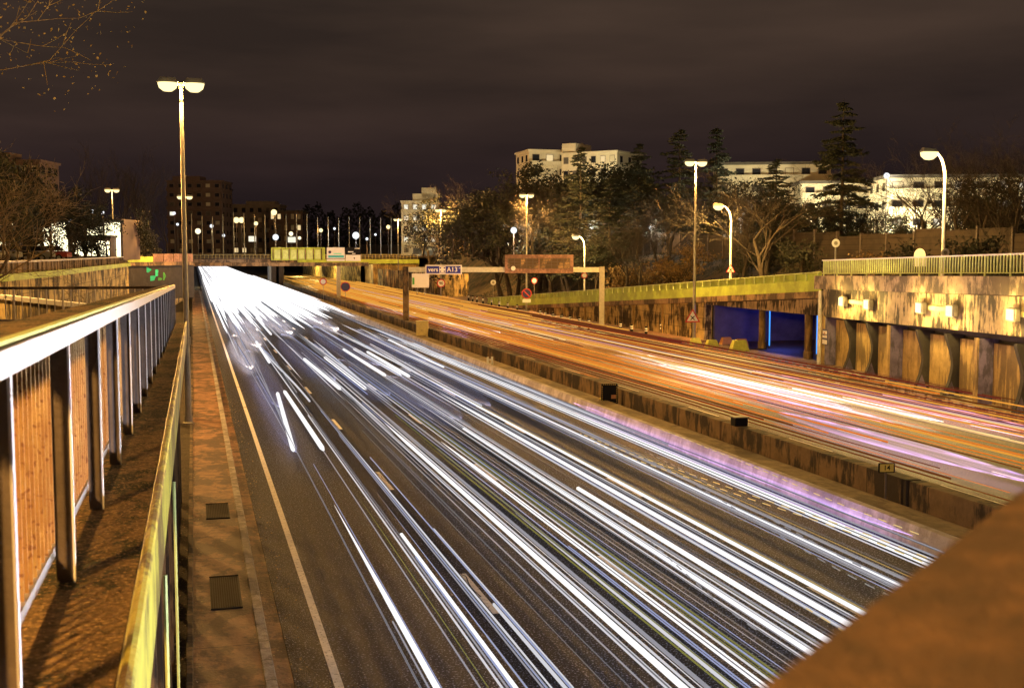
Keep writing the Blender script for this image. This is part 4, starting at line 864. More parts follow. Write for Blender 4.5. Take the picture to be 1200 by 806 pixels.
l = at(813, 404.5); round_sign('red rimmed triangle with black cross on the tall lamp post', (l[0] - .2, l[1] - .05, 0), zat(810, 372, l), .62, 'triangle', post=False)
p = W(855.5, 316, 97.5); round_sign('small triangle with black cross on the curved arm lamp post', (p[0], p[1], p[2] - .9), p[2], .42, 'triangle', post=False)
p = W(684.5, 323, 133.5); round_sign('small red rimmed disc on the farthest curved arm lamp post', (p[0], p[1], p[2] - 1.2), p[2], .36, 'plain', post=False)
p = W(979, 285, 72); round_sign('pale oval sign on a thin post above the ramp railing', (p[0], p[1], 5.4), p[2], .26, 'white')
p = W(1106, 296, 59.5); round_sign('small pale disc on the lamp post behind the wall railing', (p[0], p[1], p[2] - 1.0), p[2], .22, 'white', post=False)
p = W(1078, 300, 62); t = thing('road_sign', 'arched back of a sign behind the tall wall railing', 'road sign', (p[0], p[1], 5.6))
m = MB(); m.add([(.36 * math.cos(q), 0, 1.45 + .42 * math.sin(q)) for q in [k * math.pi / 10 for k in range(11)]] + [(-.36, 0, .9), (.36, 0, .9)] + [(.36 * math.cos(q), .03, 1.45 + .42 * math.sin(q)) for q in [k * math.pi / 10 for k in range(11)]] + [(-.36, .03, .9), (.36, .03, .9)],
    [tuple(range(13)), tuple(range(25, 12, -1))] + [(k, (k + 1) % 13, 13 + (k + 1) % 13, 13 + k) for k in range(13)]); m.build('plate', 'sign_white', t)
m = MB(); m.tube([(0, .06, 0), (0, .06, 1.5)], .035, 6); m.build('post', 'galv', t)
# "1" board at the ramp foot
l = at(780, 392); t = thing('number_board', 'dark blue board reading 1 at the foot of the ramp wall', 'sign', l, -.2)
m = MB(); m.box(-.36, .36, 0, .06, .25, 1.35); m.build('board', 'sign_navy', t); text('1', 1.15, 'lettering', 'sign_white', t, 0, -.012, .80)
m = MB(); m.box(-.3, -.22, .06, .12, 0, 1.3); m.box(.22, .3, .06, .12, 0, 1.3); m.build('leg', 'galv', t)
m = MB(); [m.box(x, x + .09, .0, .06, z, z + .12) for x in (-.5, .41) for z in (.5, .8)]; m.build('reflector', 'sign_white', t)
# distance marker on the median barrier
l = at(1037, 592); t = thing('distance_marker', 'small yellow framed marker plate on a dark post beside the median barrier', 'marker', (l[0], l[1], 0), -.2); z = zat(1037, 548, l)
m = MB(); m.tube([(0, 0, 0), (0, 0, z)], .035, 8); m.build('post', 'steel_dark', t)
m = MB(); m.bbox(-.24, .24, -.06, -.035, z - .13, z + .15, .01); m.build('frame', 'sign_black', t); m = MB(); m.box(-.2, .2, -.072, -.061, z - .10, z + .12); m.build('plate', 'sign_yellow', t); text('14', .2, 'lettering', 'sign_black', t, 0, -.076, z + .01, ext=.002)
# cabinets on the median
l = at(495, 397); t = thing('roadside_cabinet', 'yellowish metal cabinet with two doors on the median', 'cabinet', (l[0], l[1], -.02), -.25)
m = MB(); m.bbox(-.5, .5, -.3, .3, 0, 1.5, .03); m.build('body', 'cabinet', t)
for x in (-.46, .02): m = MB(); m.box(x, x + .44, -.325, -.302, .15, 1.4); dd = m.build('door', 'cabinet', t); m = MB(); m.box(x + (.38 if x < 0 else .03), x + (.41 if x < 0 else .06), -.35, -.326, .7, .85); m.build('handle', 'steel_dark', dd)
m = MB(); m.box(-.55, .55, -.35, .35, 1.5, 1.56); m.build('lid', 'cabinet', t)
l = at(714, 477); t = thing('control_box', 'black box with dotted reflective border on the median', 'cabinet', (l[0], l[1], 0), -.3)
m = MB(); m.bbox(-.38, .38, -.12, .12, .02, 1.12, .02); m.build('body', 'sign_black', t)
m = MB()
for k in range(8): z = .25 + k * .1; m.box(-.35, -.32, -.13, -.121, z, z + .04); m.box(.32, .35, -.13, -.121, z, z + .04)
for k in range(7): x = -.3 + k * .09; m.box(x, x + .04, -.13, -.121, .18, .21); m.box(x, x + .04, -.13, -.121, 1.06, 1.09)
m.build('border_dots', 'sign_yellow', t)
m = MB(); m.box(.08, .3, -.135, -.121, .42, .6); m.build('label_plate', 'block_orange', t)
l2 = at(704, 476); t = thing('marker_post', 'short yellow reflector post beside the black box', 'marker', (l2[0], l2[1], 0)); m = MB(); m.bbox(-.07, .07, -.04, .04, 0, .42, .02); m.build('post', 'sign_yellow', t); m = MB(); m.box(-.05, .05, -.05, -.041, .28, .38); m.build('reflector', 'lime_rail', t)
l = at(864, 524); t = thing('junction_box', 'small squat black box on top of the median barrier', 'cabinet', (19.5, l[1], .82))
m = MB(); m.bbox(-.28, .24, -.2, .2, 0.002, .30, .03); m.build('body', 'sign_black', t); m = MB(); m.box(-.31, .27, -.23, .23, .30, .34); m.build('lid', 'steel_dark', t)
l = at(558, 434); t = thing('marker_post', 'white U shaped marker on the edge of the median strip', 'marker', (17.6, l[1], .33)); m = MB(); m.box(-.2, -.08, -.03, .03, 0, .5); m.box(.08, .2, -.03, .03, 0, .5); m.box(-.2, .2, -.03, .03, 0, .1); m.build('post', 'sign_white', t); m = MB(); m.box(-.2, .2, -.035, -.031, .3, .36); m.build('band', 'rail_white', t)
# bollards along the ramp foot
bo = thing('bollard', 'black bollard with white bands', 'bollard'); m = MB(); m.lathe([(.11, 0), (.11, .78), (.09, .84), (.03, .87)], n=10); m.build('post', 'sign_black', bo)
for z in (.50, .66): m = MB(); m.lathe([(.115, 0), (.115, .08)], (0, 0, z), 10); m.build('band', 'sign_white', bo)
bl = [(549, 353), (554, 354.5), (559, 355.5), (566, 357), (576, 359), (585, 361.5), (595, 363.5), (606, 366), (633, 373), (639, 375), (648, 377), (658, 379), (668, 381), (679, 383.5), (690, 386), (727, 390), (740, 393), (757, 396)]
for i, q in enumerate(bl):
    l = at(*q); place(bo, i == 0, (l[0], l[1], .0), 0, 1.15, 'black bollard with white bands in the row along the ramp foot', 'bollards along the ramp foot')
# concrete blocks by the underpass
def block(lb, px, py, mt, s=1):
    l = at(px, py); m = MB(); m.add([(-.55 * s, -.3, 0), (.55 * s, -.3, 0), (.55 * s, .3, 0), (-.55 * s, .3, 0), (-.36 * s, -.18, .62 * s), (.36 * s, -.18, .62 * s), (.36 * s, .18, .62 * s), (-.36 * s, .18, .62 * s)], [(0, 3, 2, 1), (4, 5, 6, 7), (0, 1, 5, 4), (1, 2, 6, 5), (2, 3, 7, 6), (3, 0, 4, 7)])
    o = m.build('concrete_block', mt, None); o.location = (l[0], l[1], -.01); tag(o, lb, 'concrete block', 'concrete blocks before the underpass')
block('yellow tapered block partly behind the tall lamp post', 815, 403, 'block_yellow', .8); block('yellow tapered block second from the tall lamp post', 834, 407, 'block_yellow', .95); block('largest yellow tapered block nearest the bridge columns', 866, 411, 'block_yellow', 1.3)
block('orange tapered block behind the second yellow one', 851, 403, 'block_orange', .9); block('orange tapered block behind the largest yellow one', 869, 405, 'block_orange', .9)

# ================================================================== BRIDGE ACROSS THE ROAD
BY = G(328, 335)[1]
br = thing('road_bridge', 'wide low concrete road bridge crossing both carriageways in the distance', 'bridge', (18.2, BY, 0))
m = MB(); m.box(-20, 50, BY, BY + 14, 4.7, 5.95); m.build('deck', 'concrete', br, world=True)
m = MB(); m.box(22.5, 50, BY - .35, BY - .002, 4.9, 5.85); m.build('girder_edge', 'lime_paint', br, world=True)
m = MB(); m.box(-20, 22.4, BY - .3, BY - .002, 4.8, 5.9); m.build('girder_edge', 'brown_lip', br, world=True)
for x in (17.2, 18.9):
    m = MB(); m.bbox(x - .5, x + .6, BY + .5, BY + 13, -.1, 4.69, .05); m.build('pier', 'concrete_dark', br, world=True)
m = MB(); m.box(-20, -1.5, BY + .4, BY + 13.6, -.1, 4.69); m.build('abutment', 'concrete', br, world=True)
m = MB(); m.box(39.5, 50, BY + .4, BY + 13.6, -.1, 4.69); m.build('abutment', 'concrete_panel', br, world=True)
m = MB(); m.box(-20, 50, BY + .1, BY + .2, 6.9, 7.0); m.box(-20, 50, BY + .1, BY + .2, 6.3, 6.36); m.build('handrail', 'cabinet', br, world=True)
for lx in (4, 12, 26, 34):
    m = MB(); m.bbox(lx - .5, lx + .5, BY + 3, BY + 4, 4.5, 4.69, .03); m.build('added_ceiling_lamp', 'lamp_warm', br, world=True)  # added lamps, brighten the space under the bridge
    lamp_light('added_bridge_light', br, (lx - 18.2, 3.5, 4.2), 1500, (1, .8, .4), .3)
x = -20; k = 0
while x < 50 and k < 90: m = MB(); m.box(x, x + .12, BY + .1, BY + .2, 5.95, 6.9); m.build('rail_post', 'cabinet', br, world=True); x += .8; k += 1
# ochre side walls beyond and before the bridge, right carriageway
sw = thing('cutting_wall', 'ribbed ochre cutting wall right of the road beneath the bridge', 'wall', (39, 200, 0))
m = MB(); m.sweep([(39.5, 255, 0), (39.5, 225, 0), (41, 200, 0), (44, 188, 0)], [(-.4, -.2), (0, -.2), (0, 3.8), (-.4, 3.8)]); m.build('wall_face', 'retaining', sw, world=True)
for k in range(12): y = 195 + k * 4.6; x = 39.38 if y > 225 else 39.4 + (225 - y) * .06; m = MB(); m.box(x - .15, x, y, y + .35, -.1, 3.9); m.build('rib', 'brown_lip', sw, world=True)
sw = thing('cutting_wall', 'brown concrete cutting wall at the left end of the road bridge', 'wall', (-1.5, 200, 0))
m = MB(); m.sweep([(-9, 152, 0), (-3, 165, 0), (-1.6, 190, 0), (-1.6, BY, 0)], [(-.4, -.2), (0, -.2), (0, 6.3), (-.4, 6.3)]); m.build('wall_face', 'retaining', sw, world=True)
m = MB(); m.sweep([(-9, 152, 0), (-3, 165, 0), (-1.6, 190, 0), (-1.6, BY, 0)], [(-.5, 6.31), (.1, 6.31), (.1, 6.9), (-.5, 6.9)]); m.build('parapet', 'brown_lip', sw, world=True)
sw = thing('cutting_wall', 'lit yellow cutting wall seen through the road bridge opening', 'wall', (38, 270, 0))
m = MB(); m.box(38, 38.6, BY + 14.2, 420, -.1, 6.0); m.build('wall_face', 'retaining', sw, world=True)
for yy in (275, 320, 370): lamp_light('fill_light', sw, (-6, yy - 270, 5), 9000, (1, .66, .16), .4)  # added lights without fittings, brighten the wall beyond the bridge
# flagpoles on the plaza behind the bridge
fp_ = thing('plaza_pole', 'slim bare pole', 'pole'); m = MB(); m.tube([(0, 0, 0), (0, 0, 10.5)], [.16, .10], 8); m.build('shaft', 'galv', fp_); m = MB(); m.lathe([(.2, 0), (.2, .3), (.1, .35)], n=8); m.build('base', 'galv', fp_)
for i in range(21):
    px = 225 + i * 12.3; p = W(px, 297, 285 + 1.2 * i); place(fp_, i == 0, (p[0], p[1], 6.65), 0, (1, 1, random.uniform(.92, 1.05)), 'slim bare pole in the long row behind the road bridge', 'plaza poles behind the bridge')
# hedge / crowd of shrubs on the bridge
# parked vans / screens on the plaza
for px, py, lb in ((296, 280, 'lit white hoarding left among the far poles'), (342, 281, 'lit white hoarding right among the far poles')):
    p = W(px, py, 300); t = thing('hoarding', lb, 'hoarding', (p[0], p[1], 6.65)); z = p[2] - 6.65
    m = MB(); m.box(-1.0, 1.0, 0, .15, z - .7, z + .7); m.build('lit_panel', 'window_white', t); m = MB(); m.tube([(0, .1, 0), (0, .1, z - .7)], .1, 6); m.build('post', 'steel_dark', t)

# ================================================================== BUILDINGS
def building(name, lb, cxy, rz, wdt, dep, z0, z1, mat, floors, bays, lit=.15, balc=False, penthouse=None, litmat='window_warm', steps=None, side=True):
    t = thing(name, lb, 'building', (cxy[0], cxy[1], z0), rz); H = z1 - z0; fh = H / floors
    m = MB(); m.box(-wdt / 2, wdt / 2, 0, dep, -3, H); m.build('wall', mat, t)
    m = MB(); m.box(-wdt / 2 - .3, wdt / 2 + .3, -.3, dep + .3, H, H + .4); rf = m.build('roof', 'roof_dark' if penthouse is None else mat, t)
    if penthouse:
        for a, b, hh in penthouse: m = MB(); m.box(-wdt / 2 + a * wdt, -wdt / 2 + b * wdt, .2, dep * .6, H + .4, H + .4 + hh); m.build('penthouse', mat, rf)
    bw = wdt / bays; nwin = 0
    for f in range(floors):
        for b in range(bays):
            if nwin >= 95: break
            x = -wdt / 2 + (b + .5) * bw; z = f * fh + fh * .3; on = random.random() < lit
            fr = MB(); fr.box(x - bw * .27, x + bw * .27, -.06, -.005, z, z + fh * .5); fo = fr.build('window', 'facade_grey', t)
            m = MB(); m.box(x - bw * .23, x + bw * .23, -.09, -.062, z + .1, z + fh * .5 - .1); m.build('pane', litmat if on else random.choice(('glass', 'glass', 'glass', 'roof_dark', 'facade_cream')), fo); nwin += 1
        if balc: m = MB(); m.box(-wdt / 2 + .02, wdt / 2 - .02, -1.1, -.1, f * fh - .1, f * fh + .08); m.box(-wdt / 2 + .02, wdt / 2 - .02, -1.1, -1.02, f * fh + .08, f * fh + .95); m.build('balcony', mat, t)
    if side:
        for f in range(floors):
            for b in range(3):
                y = dep * (b + .5) / 3
                for sx_ in (-1, 1): m = MB(); X = sx_ * wdt / 2; m.box(min(X, X + sx_ * .05), max(X, X + sx_ * .05), y - .6, y + .6, f * fh + fh * .3, f * fh + fh * .75); m.build('side_window', 'glass', t)
    return t
HD = -YAW
p = W(690, 210, 250); z1 = W(690, 180, 250)[2]
building('apartment_block', 'cream apartment block rising above the trees, right wing with small dark windows', (p[0], p[1]), HD + R(-32), 13.5 * 1.0, 12, 8, z1, 'facade_cream', 7, 6, .04, penthouse=[(0, .25, 2.0)])
o = bpy.data.objects[-1] if False else None
pl_ = W(652, 210, 255)
building('apartment_block', 'cream apartment block rising above the trees, left wing with stepped balconies', (pl_[0], pl_[1]), HD + R(16), 12.6, 10, 8, W(652, 178, 255)[2], 'facade_cream', 7, 4, .2, balc=True, penthouse=[(.75, 1.0, 1.6)])
p = W(492, 250, 300)
building('stepped_block', 'stepped block with bright windows behind the far lamps', (p[0], p[1]), HD, 9.5, 10, 6.5, W(492, 237, 300)[2], 'facade_cream', 5, 4, .7, balc=True, litmat='window_white', penthouse=[(.3, 1.0, 1.8), (.55, .95, 3.3)])
p = W(905, 240, 175)
building('terrace_block', 'long low cream terrace block behind the dark pine trees', (p[0], p[1]), HD + R(-8), 17, 12, 8, W(905, 193, 175)[2], 'facade_cream', 5, 7, .12, balc=True)
p = W(1010, 240, 165)
building('terrace_block', 'wide pale terrace block seen behind the tall conifer', (p[0], p[1]), HD + R(-5), 17, 12, 8, W(1010, 215, 165)[2], 'facade_cream', 4, 7, .12, balc=True, litmat='window_white')
p = W(1150, 240, 150)
building('terrace_block', 'low brightly lit terrace block behind bare trees at far right', (p[0], p[1]), HD - R(4), 24, 10, 7.5, W(1150, 208, 150)[2], 'facade_cream', 4, 9, .2, balc=True, litmat='window_white')
p = W(228, 240, 330)
building('tower_block', 'brown tower block behind the nearest lamp pole', (p[0], p[1]), HD, 15.5, 12, 6.5, W(228, 213, 330)[2], 'facade_brown', 8, 6, .06, balc=True, litmat='window_white', penthouse=[(.1, .6, 1.2)])
p = W(256, 250, 345); building('tower_block', 'narrow darker tower block right of the brown one', (p[0], p[1]), HD, 4.5, 8, 6.5, W(256, 222, 345)[2], 'facade_brown', 6, 2, .05, side=False)
p = W(300, 262, 360); building('office_block', 'long grey flat roofed block beyond the row of poles', (p[0], p[1]), HD, 15, 10, 6.5, W(300, 241, 360)[2], 'facade_grey', 5, 6, .07, penthouse=[(.3, .9, 1.0)])
p = W(335, 262, 350); building('office_block', 'lower brown flat roofed block right of the grey one', (p[0], p[1]), HD, 10, 10, 6.5, W(335, 248, 350)[2], 'facade_brown', 4, 5, .15, balc=True)
p = W(22, 215, 190); building('hill_block', 'roof of a pale block showing above the left trees', (p[0], p[1]), HD, 7, 8, 6.5, W(22, 190, 190)[2], 'facade_brown', 6, 4, .12, penthouse=[(.0, .3, 1.2)])
p = W(50, 280, 130); sh = thing('shop_front', 'long bright shop front glowing behind the left trees', 'building', (p[0], p[1], 6.45), HD)
m = MB(); m.box(-9, 9, 0, 6, 0, 4.6); m.build('wall', 'facade_brown', sh)
for k in range(9):
    if k in (3, 6): continue
    m = MB(); m.box(-8.8 + k * 1.98, -8.8 + k * 1.98 + 1.7, -.06, -.005, .4, 3.2 + .5 * (k % 3)); m.build('shop_window', 'shop_white', sh)
m = MB(); m.box(-9.2, 9.2, -.8, 0, 4.3, 4.5); m.build('canopy', 'roof_dark', sh)
lamp_light('shop_light', sh, (-3, -4, 4), 700, (1, .9, .6), .4)
# added lamps low in front of the pale facades, to brighten them
for px, py, d, pw_, lb in ((1040, 262, 148, 1400, 'added lamp at the foot of the wide pale terrace block'), (950, 255, 155, 1600, 'added lamp between the terrace blocks'), (1120, 258, 138, 1500, 'added lamp left of the low bright terrace block'), (1180, 258, 138, 1500, 'added lamp before the low bright terrace block'), (648, 232, 236, 3800, 'added lamp below the left wing of the cream block'), (715, 225, 236, 2800, 'added lamp below the right wing of the cream block'), (492, 270, 288, 2000, 'added lamp below the stepped block'), (880, 240, 160, 1200, 'added lamp before the long low terrace block')):
    globe(lb, px, py, d, .16, pw_ * (4.5 if px > 860 else 1.8), 'lamp_warm', (1, .86, .50), 'added lamps before the blocks')
p = W(1012, 205, 150); globe('square white lamp above the wide pale terrace block', 1039, 206, 150, .38, 300, 'lamp_white')
for i, (px, d, c, lb) in enumerate(((262, 300, 'w', 'added white globe lamp low at the left end of the far poles'), (300, 290, 's', 'added orange globe lamp between the hoarding and the twin lamps'), (376, 300, 's', 'added orange globe lamp above the lime panel'), (392, 320, 'w', 'added small white globe lamp left of the brilliant one'), (440, 330, 'w', 'added small white globe lamp right of the brilliant one'), (455, 300, 's', 'added orange globe lamp near the bridge end'), (248, 290, 'w', 'added white globe lamp right of the nearest pole'), (430, 250, 'w', 'added tiny white globe lamp at the bridge end'))):  # added globe lamps, brighten the far plaza
    globe(lb, px, (276, 262, 270, 268, 275, 266, 265, 280)[i], d, (.4, .5, .5, .35, .35, .5, .45, .3)[i], 500 if c == 's' else 0, 'lamp_sodium' if c == 's' else 'lamp_white', SODIUM, 'globe lamps far on the left')
for px, lb in ((96, 'bright low kiosk behind the left bare trees'), (118, 'bright low kiosk at the foot of the first poplar')):
    p = W(px, 288, 128); kk = thing('kiosk', lb, 'kiosk', (p[0], p[1], 6.45), HD)
    m = MB(); m.box(-1.1, 1.1, 0, 2, 0, 2.6); m.build('wall', 'facade_brown', kk); m = MB(); m.box(-.95, .95, -.06, -.005, .5, 2.1); m.build('shop_window', 'shop_white', kk); m = MB(); m.box(-1.3, 1.3, -.5, 2.1, 2.6, 2.75); m.build('roof', 'roof_dark', kk)
# parked cars on the left plateau
def car(lb, loc, rz, mt):
    t = thing('parked_car', lb, 'car', loc, rz, 'cars parked by the shop front')
    prof = [(-2.1, .35), (-2.15, .75), (-1.5, .95), (-1.0, 1.0), (1.6, .98), (2.05, .85), (2.1, .4)]
    def ext(pf, w0, nm, mt_, w1=None): m = MB(); n = len(pf); w1 = w1 or w0; m.add([(x, -w0 if z < .9 else -w1, z) for x, z in pf] + [(x, w0 if z < .9 else w1, z) for x, z in pf], [tuple(range(n)), tuple(range(2 * n - 1, n - 1, -1))] + [(k, n + k, n + (k + 1) % n, (k + 1) % n) for k in range(n)]); return m.build(nm, mt_, t)
    ext(prof, .86, 'body', mt, .82); ext([(-1.15, 1.0), (-.45, 1.45), (.9, 1.46), (1.55, 1.0)], .74, 'cabin', 'glass', .66)
    m = MB(); m.box(-.5, .95, -.62, .62, 1.455, 1.49); m.build('roof', mt, t)
    for x in (-1.35, 1.3):
        for y in (-.84, .84):
            m = MB(); m.lathe([(.32, -.1), (.32, .1)], (x, y, .32), 14, 'y'); wo_ = m.build('wheel', 'tyre', t); m = MB(); m.lathe([(.18, -.115), (.18, .115)], (x, y, .32), 10, 'y'); m.build('rim', 'car_grey', wo_)
for px, mt, lb in ((-4, 'car_grey', 'grey car cut by the left frame edge'), (17, 'car_dark', 'dark car parked third from the right before the shop front'), (36, 'car_grey', 'grey car parked behind the curved wall'), (56, 'car_red', 'red car parked rightmost before the shop front')):
    p = W(px, 297, 108 + px * .12); car(lb, (p[0], p[1], 6.46), HD + .1, mt)

# ================================================================== NOISE FENCE AND TREES
nf = thing('timber_fence', 'long dark panelled timber fence along the top of the bank', 'fence', (58, 100, 7))
y = 60; k = 0
while y < 250 and k < 60:
    z = hright(58, y); m = MB(); m.box(58, 58.12, y + .1, y + 3.9, z - .3, z + 2.5 + .2 * (k % 2)); m.build('panel', 'wood_fence', nf, world=True)
    m = MB(); m.bbox(57.9, 58.2, y - .1, y + .1, z - .3, z + 2.75, .02); m.build('post', 'steel_dark', nf, world=True); y += 4; k += 1
def bare_tree(seed, h=12, ls=1.0, spread=.5, leaves=0, tri=3, depth=6, thick=.022, trunkmat='bark', lean=0, first=.3):
    rnd = random.Random(seed); T = MB(); C = MB(); cnt_ = [0]
    def leafy(p, n, s):
        for _ in range(n):
            q = p + Vector((rnd.gauss(0, s), rnd.gauss(0, s), rnd.gauss(0, s))); a = rnd.uniform(.12, .26) * ls
            d1 = Vector((rnd.gauss(0, 1), rnd.gauss(0, 1), rnd.gauss(0, 1))).normalized() * a; d2 = Vector((rnd.gauss(0, 1), rnd.gauss(0, 1), rnd.gauss(0, 1))).normalized() * a
            C.add([q, q + d1, q + d1 + d2, q + d2], [(0, 1, 2, 3)])
    def grow(p, d, ln, r, lv):
        cnt_[0] += 1
        if cnt_[0] > 2600: return
        q = p; pts = [p]; n = 3 if lv > 1 else 2
        for i in range(n):
            d = (d + Vector((rnd.gauss(0, .10), rnd.gauss(0, .10), rnd.gauss(0, .06) + .03))).normalized(); q = q + d * ln / n; pts.append(q)
        rr = [r * (1 - .45 * i / n) for i in range(n + 1)]
        (T if lv >= depth - 3 else C).tube(pts, rr, 5 if lv > 3 else 3, cap=False)
        if lv == 0:
            if leaves: leafy(q, leaves, .35)
            return
        m_ = rnd.choice((2, 3, 3)) if lv < depth else 5
        for i in range(m_):
            t = rnd.uniform(.45, 1.0) if i else 1.0
            b = pts[min(n, int(t * n))]; a = rnd.uniform(.35, .75) * (.6 + spread); ph = rnd.uniform(0, 6.28)
            u = d.cross(Vector((0, 0, 1)) if abs(d.z) < .95 else Vector((1, 0, 0))).normalized(); v = d.cross(u)
            nd = (d * math.cos(a) + (u * math.cos(ph) + v * math.sin(ph)) * math.sin(a)).normalized()
            grow(b, nd, ln * rnd.uniform(.60, .82), max(.007, rr[-1] * rnd.uniform(.55, .8)), lv - 1)
    grow(Vector((0, 0, 0)), Vector((lean, 0, 1)).normalized(), h * first, h * thick, depth)
    return T, C
def tree_proto(name, lb, T, C, tm, cm, grp):
    t = thing(name, lb, 'tree', (0, 0, 0), 0, grp); T.build('trunk', tm, t, smooth=True); C.build('crown', cm, t); return t
def conifer(seed, h=16, w=6.2, dens=3.0):
    rnd = random.Random(seed); T = MB(); C = MB()
    T.tube([(0, 0, 0), (.1, 0, h * .5), (0, 0, h)], [h * .017, h * .010, .02], 7)
    z = h * .14
    while z < h * .985:
        f = (1 - z / h); rad = w * (f ** .75) * rnd.uniform(.55, 1.15) + .12
        for k in range(rnd.choice((3, 4, 5))):
            a = rnd.uniform(0, 6.28); rr = rad * rnd.uniform(.45, 1.2); dx, dy = math.cos(a), math.sin(a)
            up = rnd.uniform(.0, .22); n = max(3, int(rr / .32))
            pts = [(dx * rr * i / n, dy * rr * i / n, z + rr * up * math.sin(i / n * 2.2) - rr * .22 * (i / n) ** 2 + (.12 * rr if i == n else 0)) for i in range(n + 1)]
            T.tube(pts, [.045 * f + .012] * (n + 1), 3, cap=False)
            for i in range(1, n + 1):
                px_, py_, pz = pts[i]; wd = .42 * rr * (1 - .75 * i / n) + .10
                for _ in range(int(8 * dens)):
                    s = rnd.uniform(-1, 1); q = Vector((px_ - dy * s * wd * .7 + rnd.gauss(0, .08), py_ + dx * s * wd * .7 + rnd.gauss(0, .08), pz - abs(s) * wd * .2 + rnd.gauss(0, .04)))
                    l_ = rnd.uniform(.18, .42); e_ = Vector((dx + rnd.gauss(0, .7), dy + rnd.gauss(0, .7), rnd.uniform(-.5, .12))).normalized() * l_
                    o_ = e_.cross(Vector((rnd.gauss(0, 1), rnd.gauss(0, 1), 1))).normalized() * l_ * .25
                    C.add([q - o_, q + o_, q + e_], [(0, 1, 2)])
        z += rnd.uniform(.022, .058) * h * (.45 + f * .75)
    return T, C
def leafy_bush(seed, w=2, h=1.6, n=900, s=.09):
    rnd = random.Random(seed); T = MB(); C = MB()
    for k in range(9):
        a = rnd.uniform(0, 6.28); r_ = rnd.uniform(.3, .9) * w / 2; T.tube([(0, 0, 0), (r_ * .4 * math.cos(a), r_ * .4 * math.sin(a), h * .5), (r_ * math.cos(a), r_ * math.sin(a), h * rnd.uniform(.7, 1.0))], [.04, .025, .008], 4)
    cl = [(rnd.gauss(0, w * .24), rnd.gauss(0, w * .24), rnd.uniform(.25, .95) * h) for _ in range(16)]
    for _ in range(n):
        c = rnd.choice(cl); q = Vector((c[0] + rnd.gauss(0, w * .10), c[1] + rnd.gauss(0, w * .10), max(.02, c[2] + rnd.gauss(0, h * .10))))
        d1 = Vector((rnd.gauss(0, 1), rnd.gauss(0, 1), rnd.gauss(0, 1))).normalized() * s * rnd.uniform(.6, 1.4); d2 = Vector((rnd.gauss(0, 1), rnd.gauss(0, 1), rnd.gauss(0, 1))).normalized() * s
        C.add([q, q + d1, q + d1 + d2, q + d2], [(0, 1, 2, 3)])
    return T, C
PB = [tree_proto('bare_tree', 'x', *bare_tree(s, 12, spread=.5, leaves=lv, thick=.017), 'bark', 'twig', None) for s, lv in ((1, 0), (2, 0), (3, 0))]
PL = [tree_proto('leafy_tree', 'x', *bare_tree(s, 12, spread=.55, leaves=13, depth=5, thick=.018), 'bark', 'leaf_dark', None) for s in (11, 12)]
PC = [tree_proto('conifer', 'x', *conifer(s), 'bark', 'needle', None) for s in (21, 22)]
PP = tree_proto('poplar', 'x', *bare_tree(31, 12, spread=-.15, leaves=0, depth=6, first=.36, thick=.012), 'bark', 'twig', None)
PU = [tree_proto('shrub', 'x', *leafy_bush(s), 'bark', mt, None) for s, mt in ((41, 'leaf_brown'), (42, 'leaf_dark'))]
for q in PU: q['category'] = 'shrub'
used = set()
def plant(proto, px, ytop, d, h0, label, group, rz=None, wx=1.0, yb=None, zb=None):
    p = W(px, 297, d)
    if zb is None: zb = hright(p[0], p[1]) if p[0] > 46 else (6.45 if p[0] < 0 else 6.65)
    zt2 = W(px, ytop, d)[2]; s = (zt2 - zb) / h0
    o = place(proto, id(proto) not in used, (p[0], p[1], zb - .05), random.uniform(0, 6.28) if rz is None else rz, (s * wx, s * wx, s), label, group); used.add(id(proto)); return o
# real heights of protos
def topz(o): return max(v.co.z for c in kids(o) for v in c.data.vertices)
HB = [topz(o) for o in PB]; HL = [topz(o) for o in PL]; HC = [topz(o) for o in PC]; HP = topz(PP); HU = [topz(o) for o in PU]
plant(PC[0], 985, 115, 112, HC[0], 'tallest dark conifer standing alone against the sky at right', 'conifers on the bank', wx=.95)
plant(PC[1], 680, 170, 150, HC[1], 'pointed conifer in front of the cream apartment block', 'conifers on the bank', wx=.75)
plant(PC[0], 748, 165, 158, HC[0], 'conifer at the right end of the cream apartment block', 'conifers on the bank', wx=.9)
plant(PC[1], 795, 150, 160, HC[1], 'conifer just left of the tall lamp at right of centre', 'conifers on the bank', wx=1.0)
plant(PC[0], 838, 146, 165, HC[0], 'conifer just right of the tall lamp at right of centre', 'conifers on the bank', wx=.8)
plant(PC[1], 908, 185, 118, HC[1], 'broad dark conifer left of the tallest one', 'conifers on the bank', wx=1.2)
plant(PC[0], 715, 205, 140, HC[0], 'low conifer between the pointed one and the block end', 'conifers on the bank', wx=1.1)
rt = [(500, 225, 250), (522, 212, 235), (545, 208, 200), (566, 212, 190), (588, 206, 180), (606, 214, 178), (640, 205, 170), (660, 212, 165), (700, 222, 150), (730, 228, 140), (765, 215, 150), (785, 222, 140), (830, 205, 150), (875, 190, 118), (897, 178, 108),
      (930, 222, 125), (1050, 218, 110), (1075, 168, 105), (1105, 155, 105), (1128, 150, 100), (1150, 160, 98), (1172, 142, 95), (1192, 132, 92), (1215, 140, 92), (625, 232, 150), (750, 245, 128), (1020, 235, 120), (1165, 215, 88)]
rt += [(628, 198, 200), (638, 192, 205), (650, 196, 200), (664, 192, 205), (676, 200, 200), (690, 196, 200), (702, 200, 200), (716, 202, 195), (728, 198, 200), (740, 200, 190), (862, 196, 140), (884, 205, 135), (1000, 205, 130), (1022, 210, 125)]
rt += [(px + random.uniform(-6, 6), yt_ + random.uniform(-14, 16), d * .94) for px, yt_, d in rt]
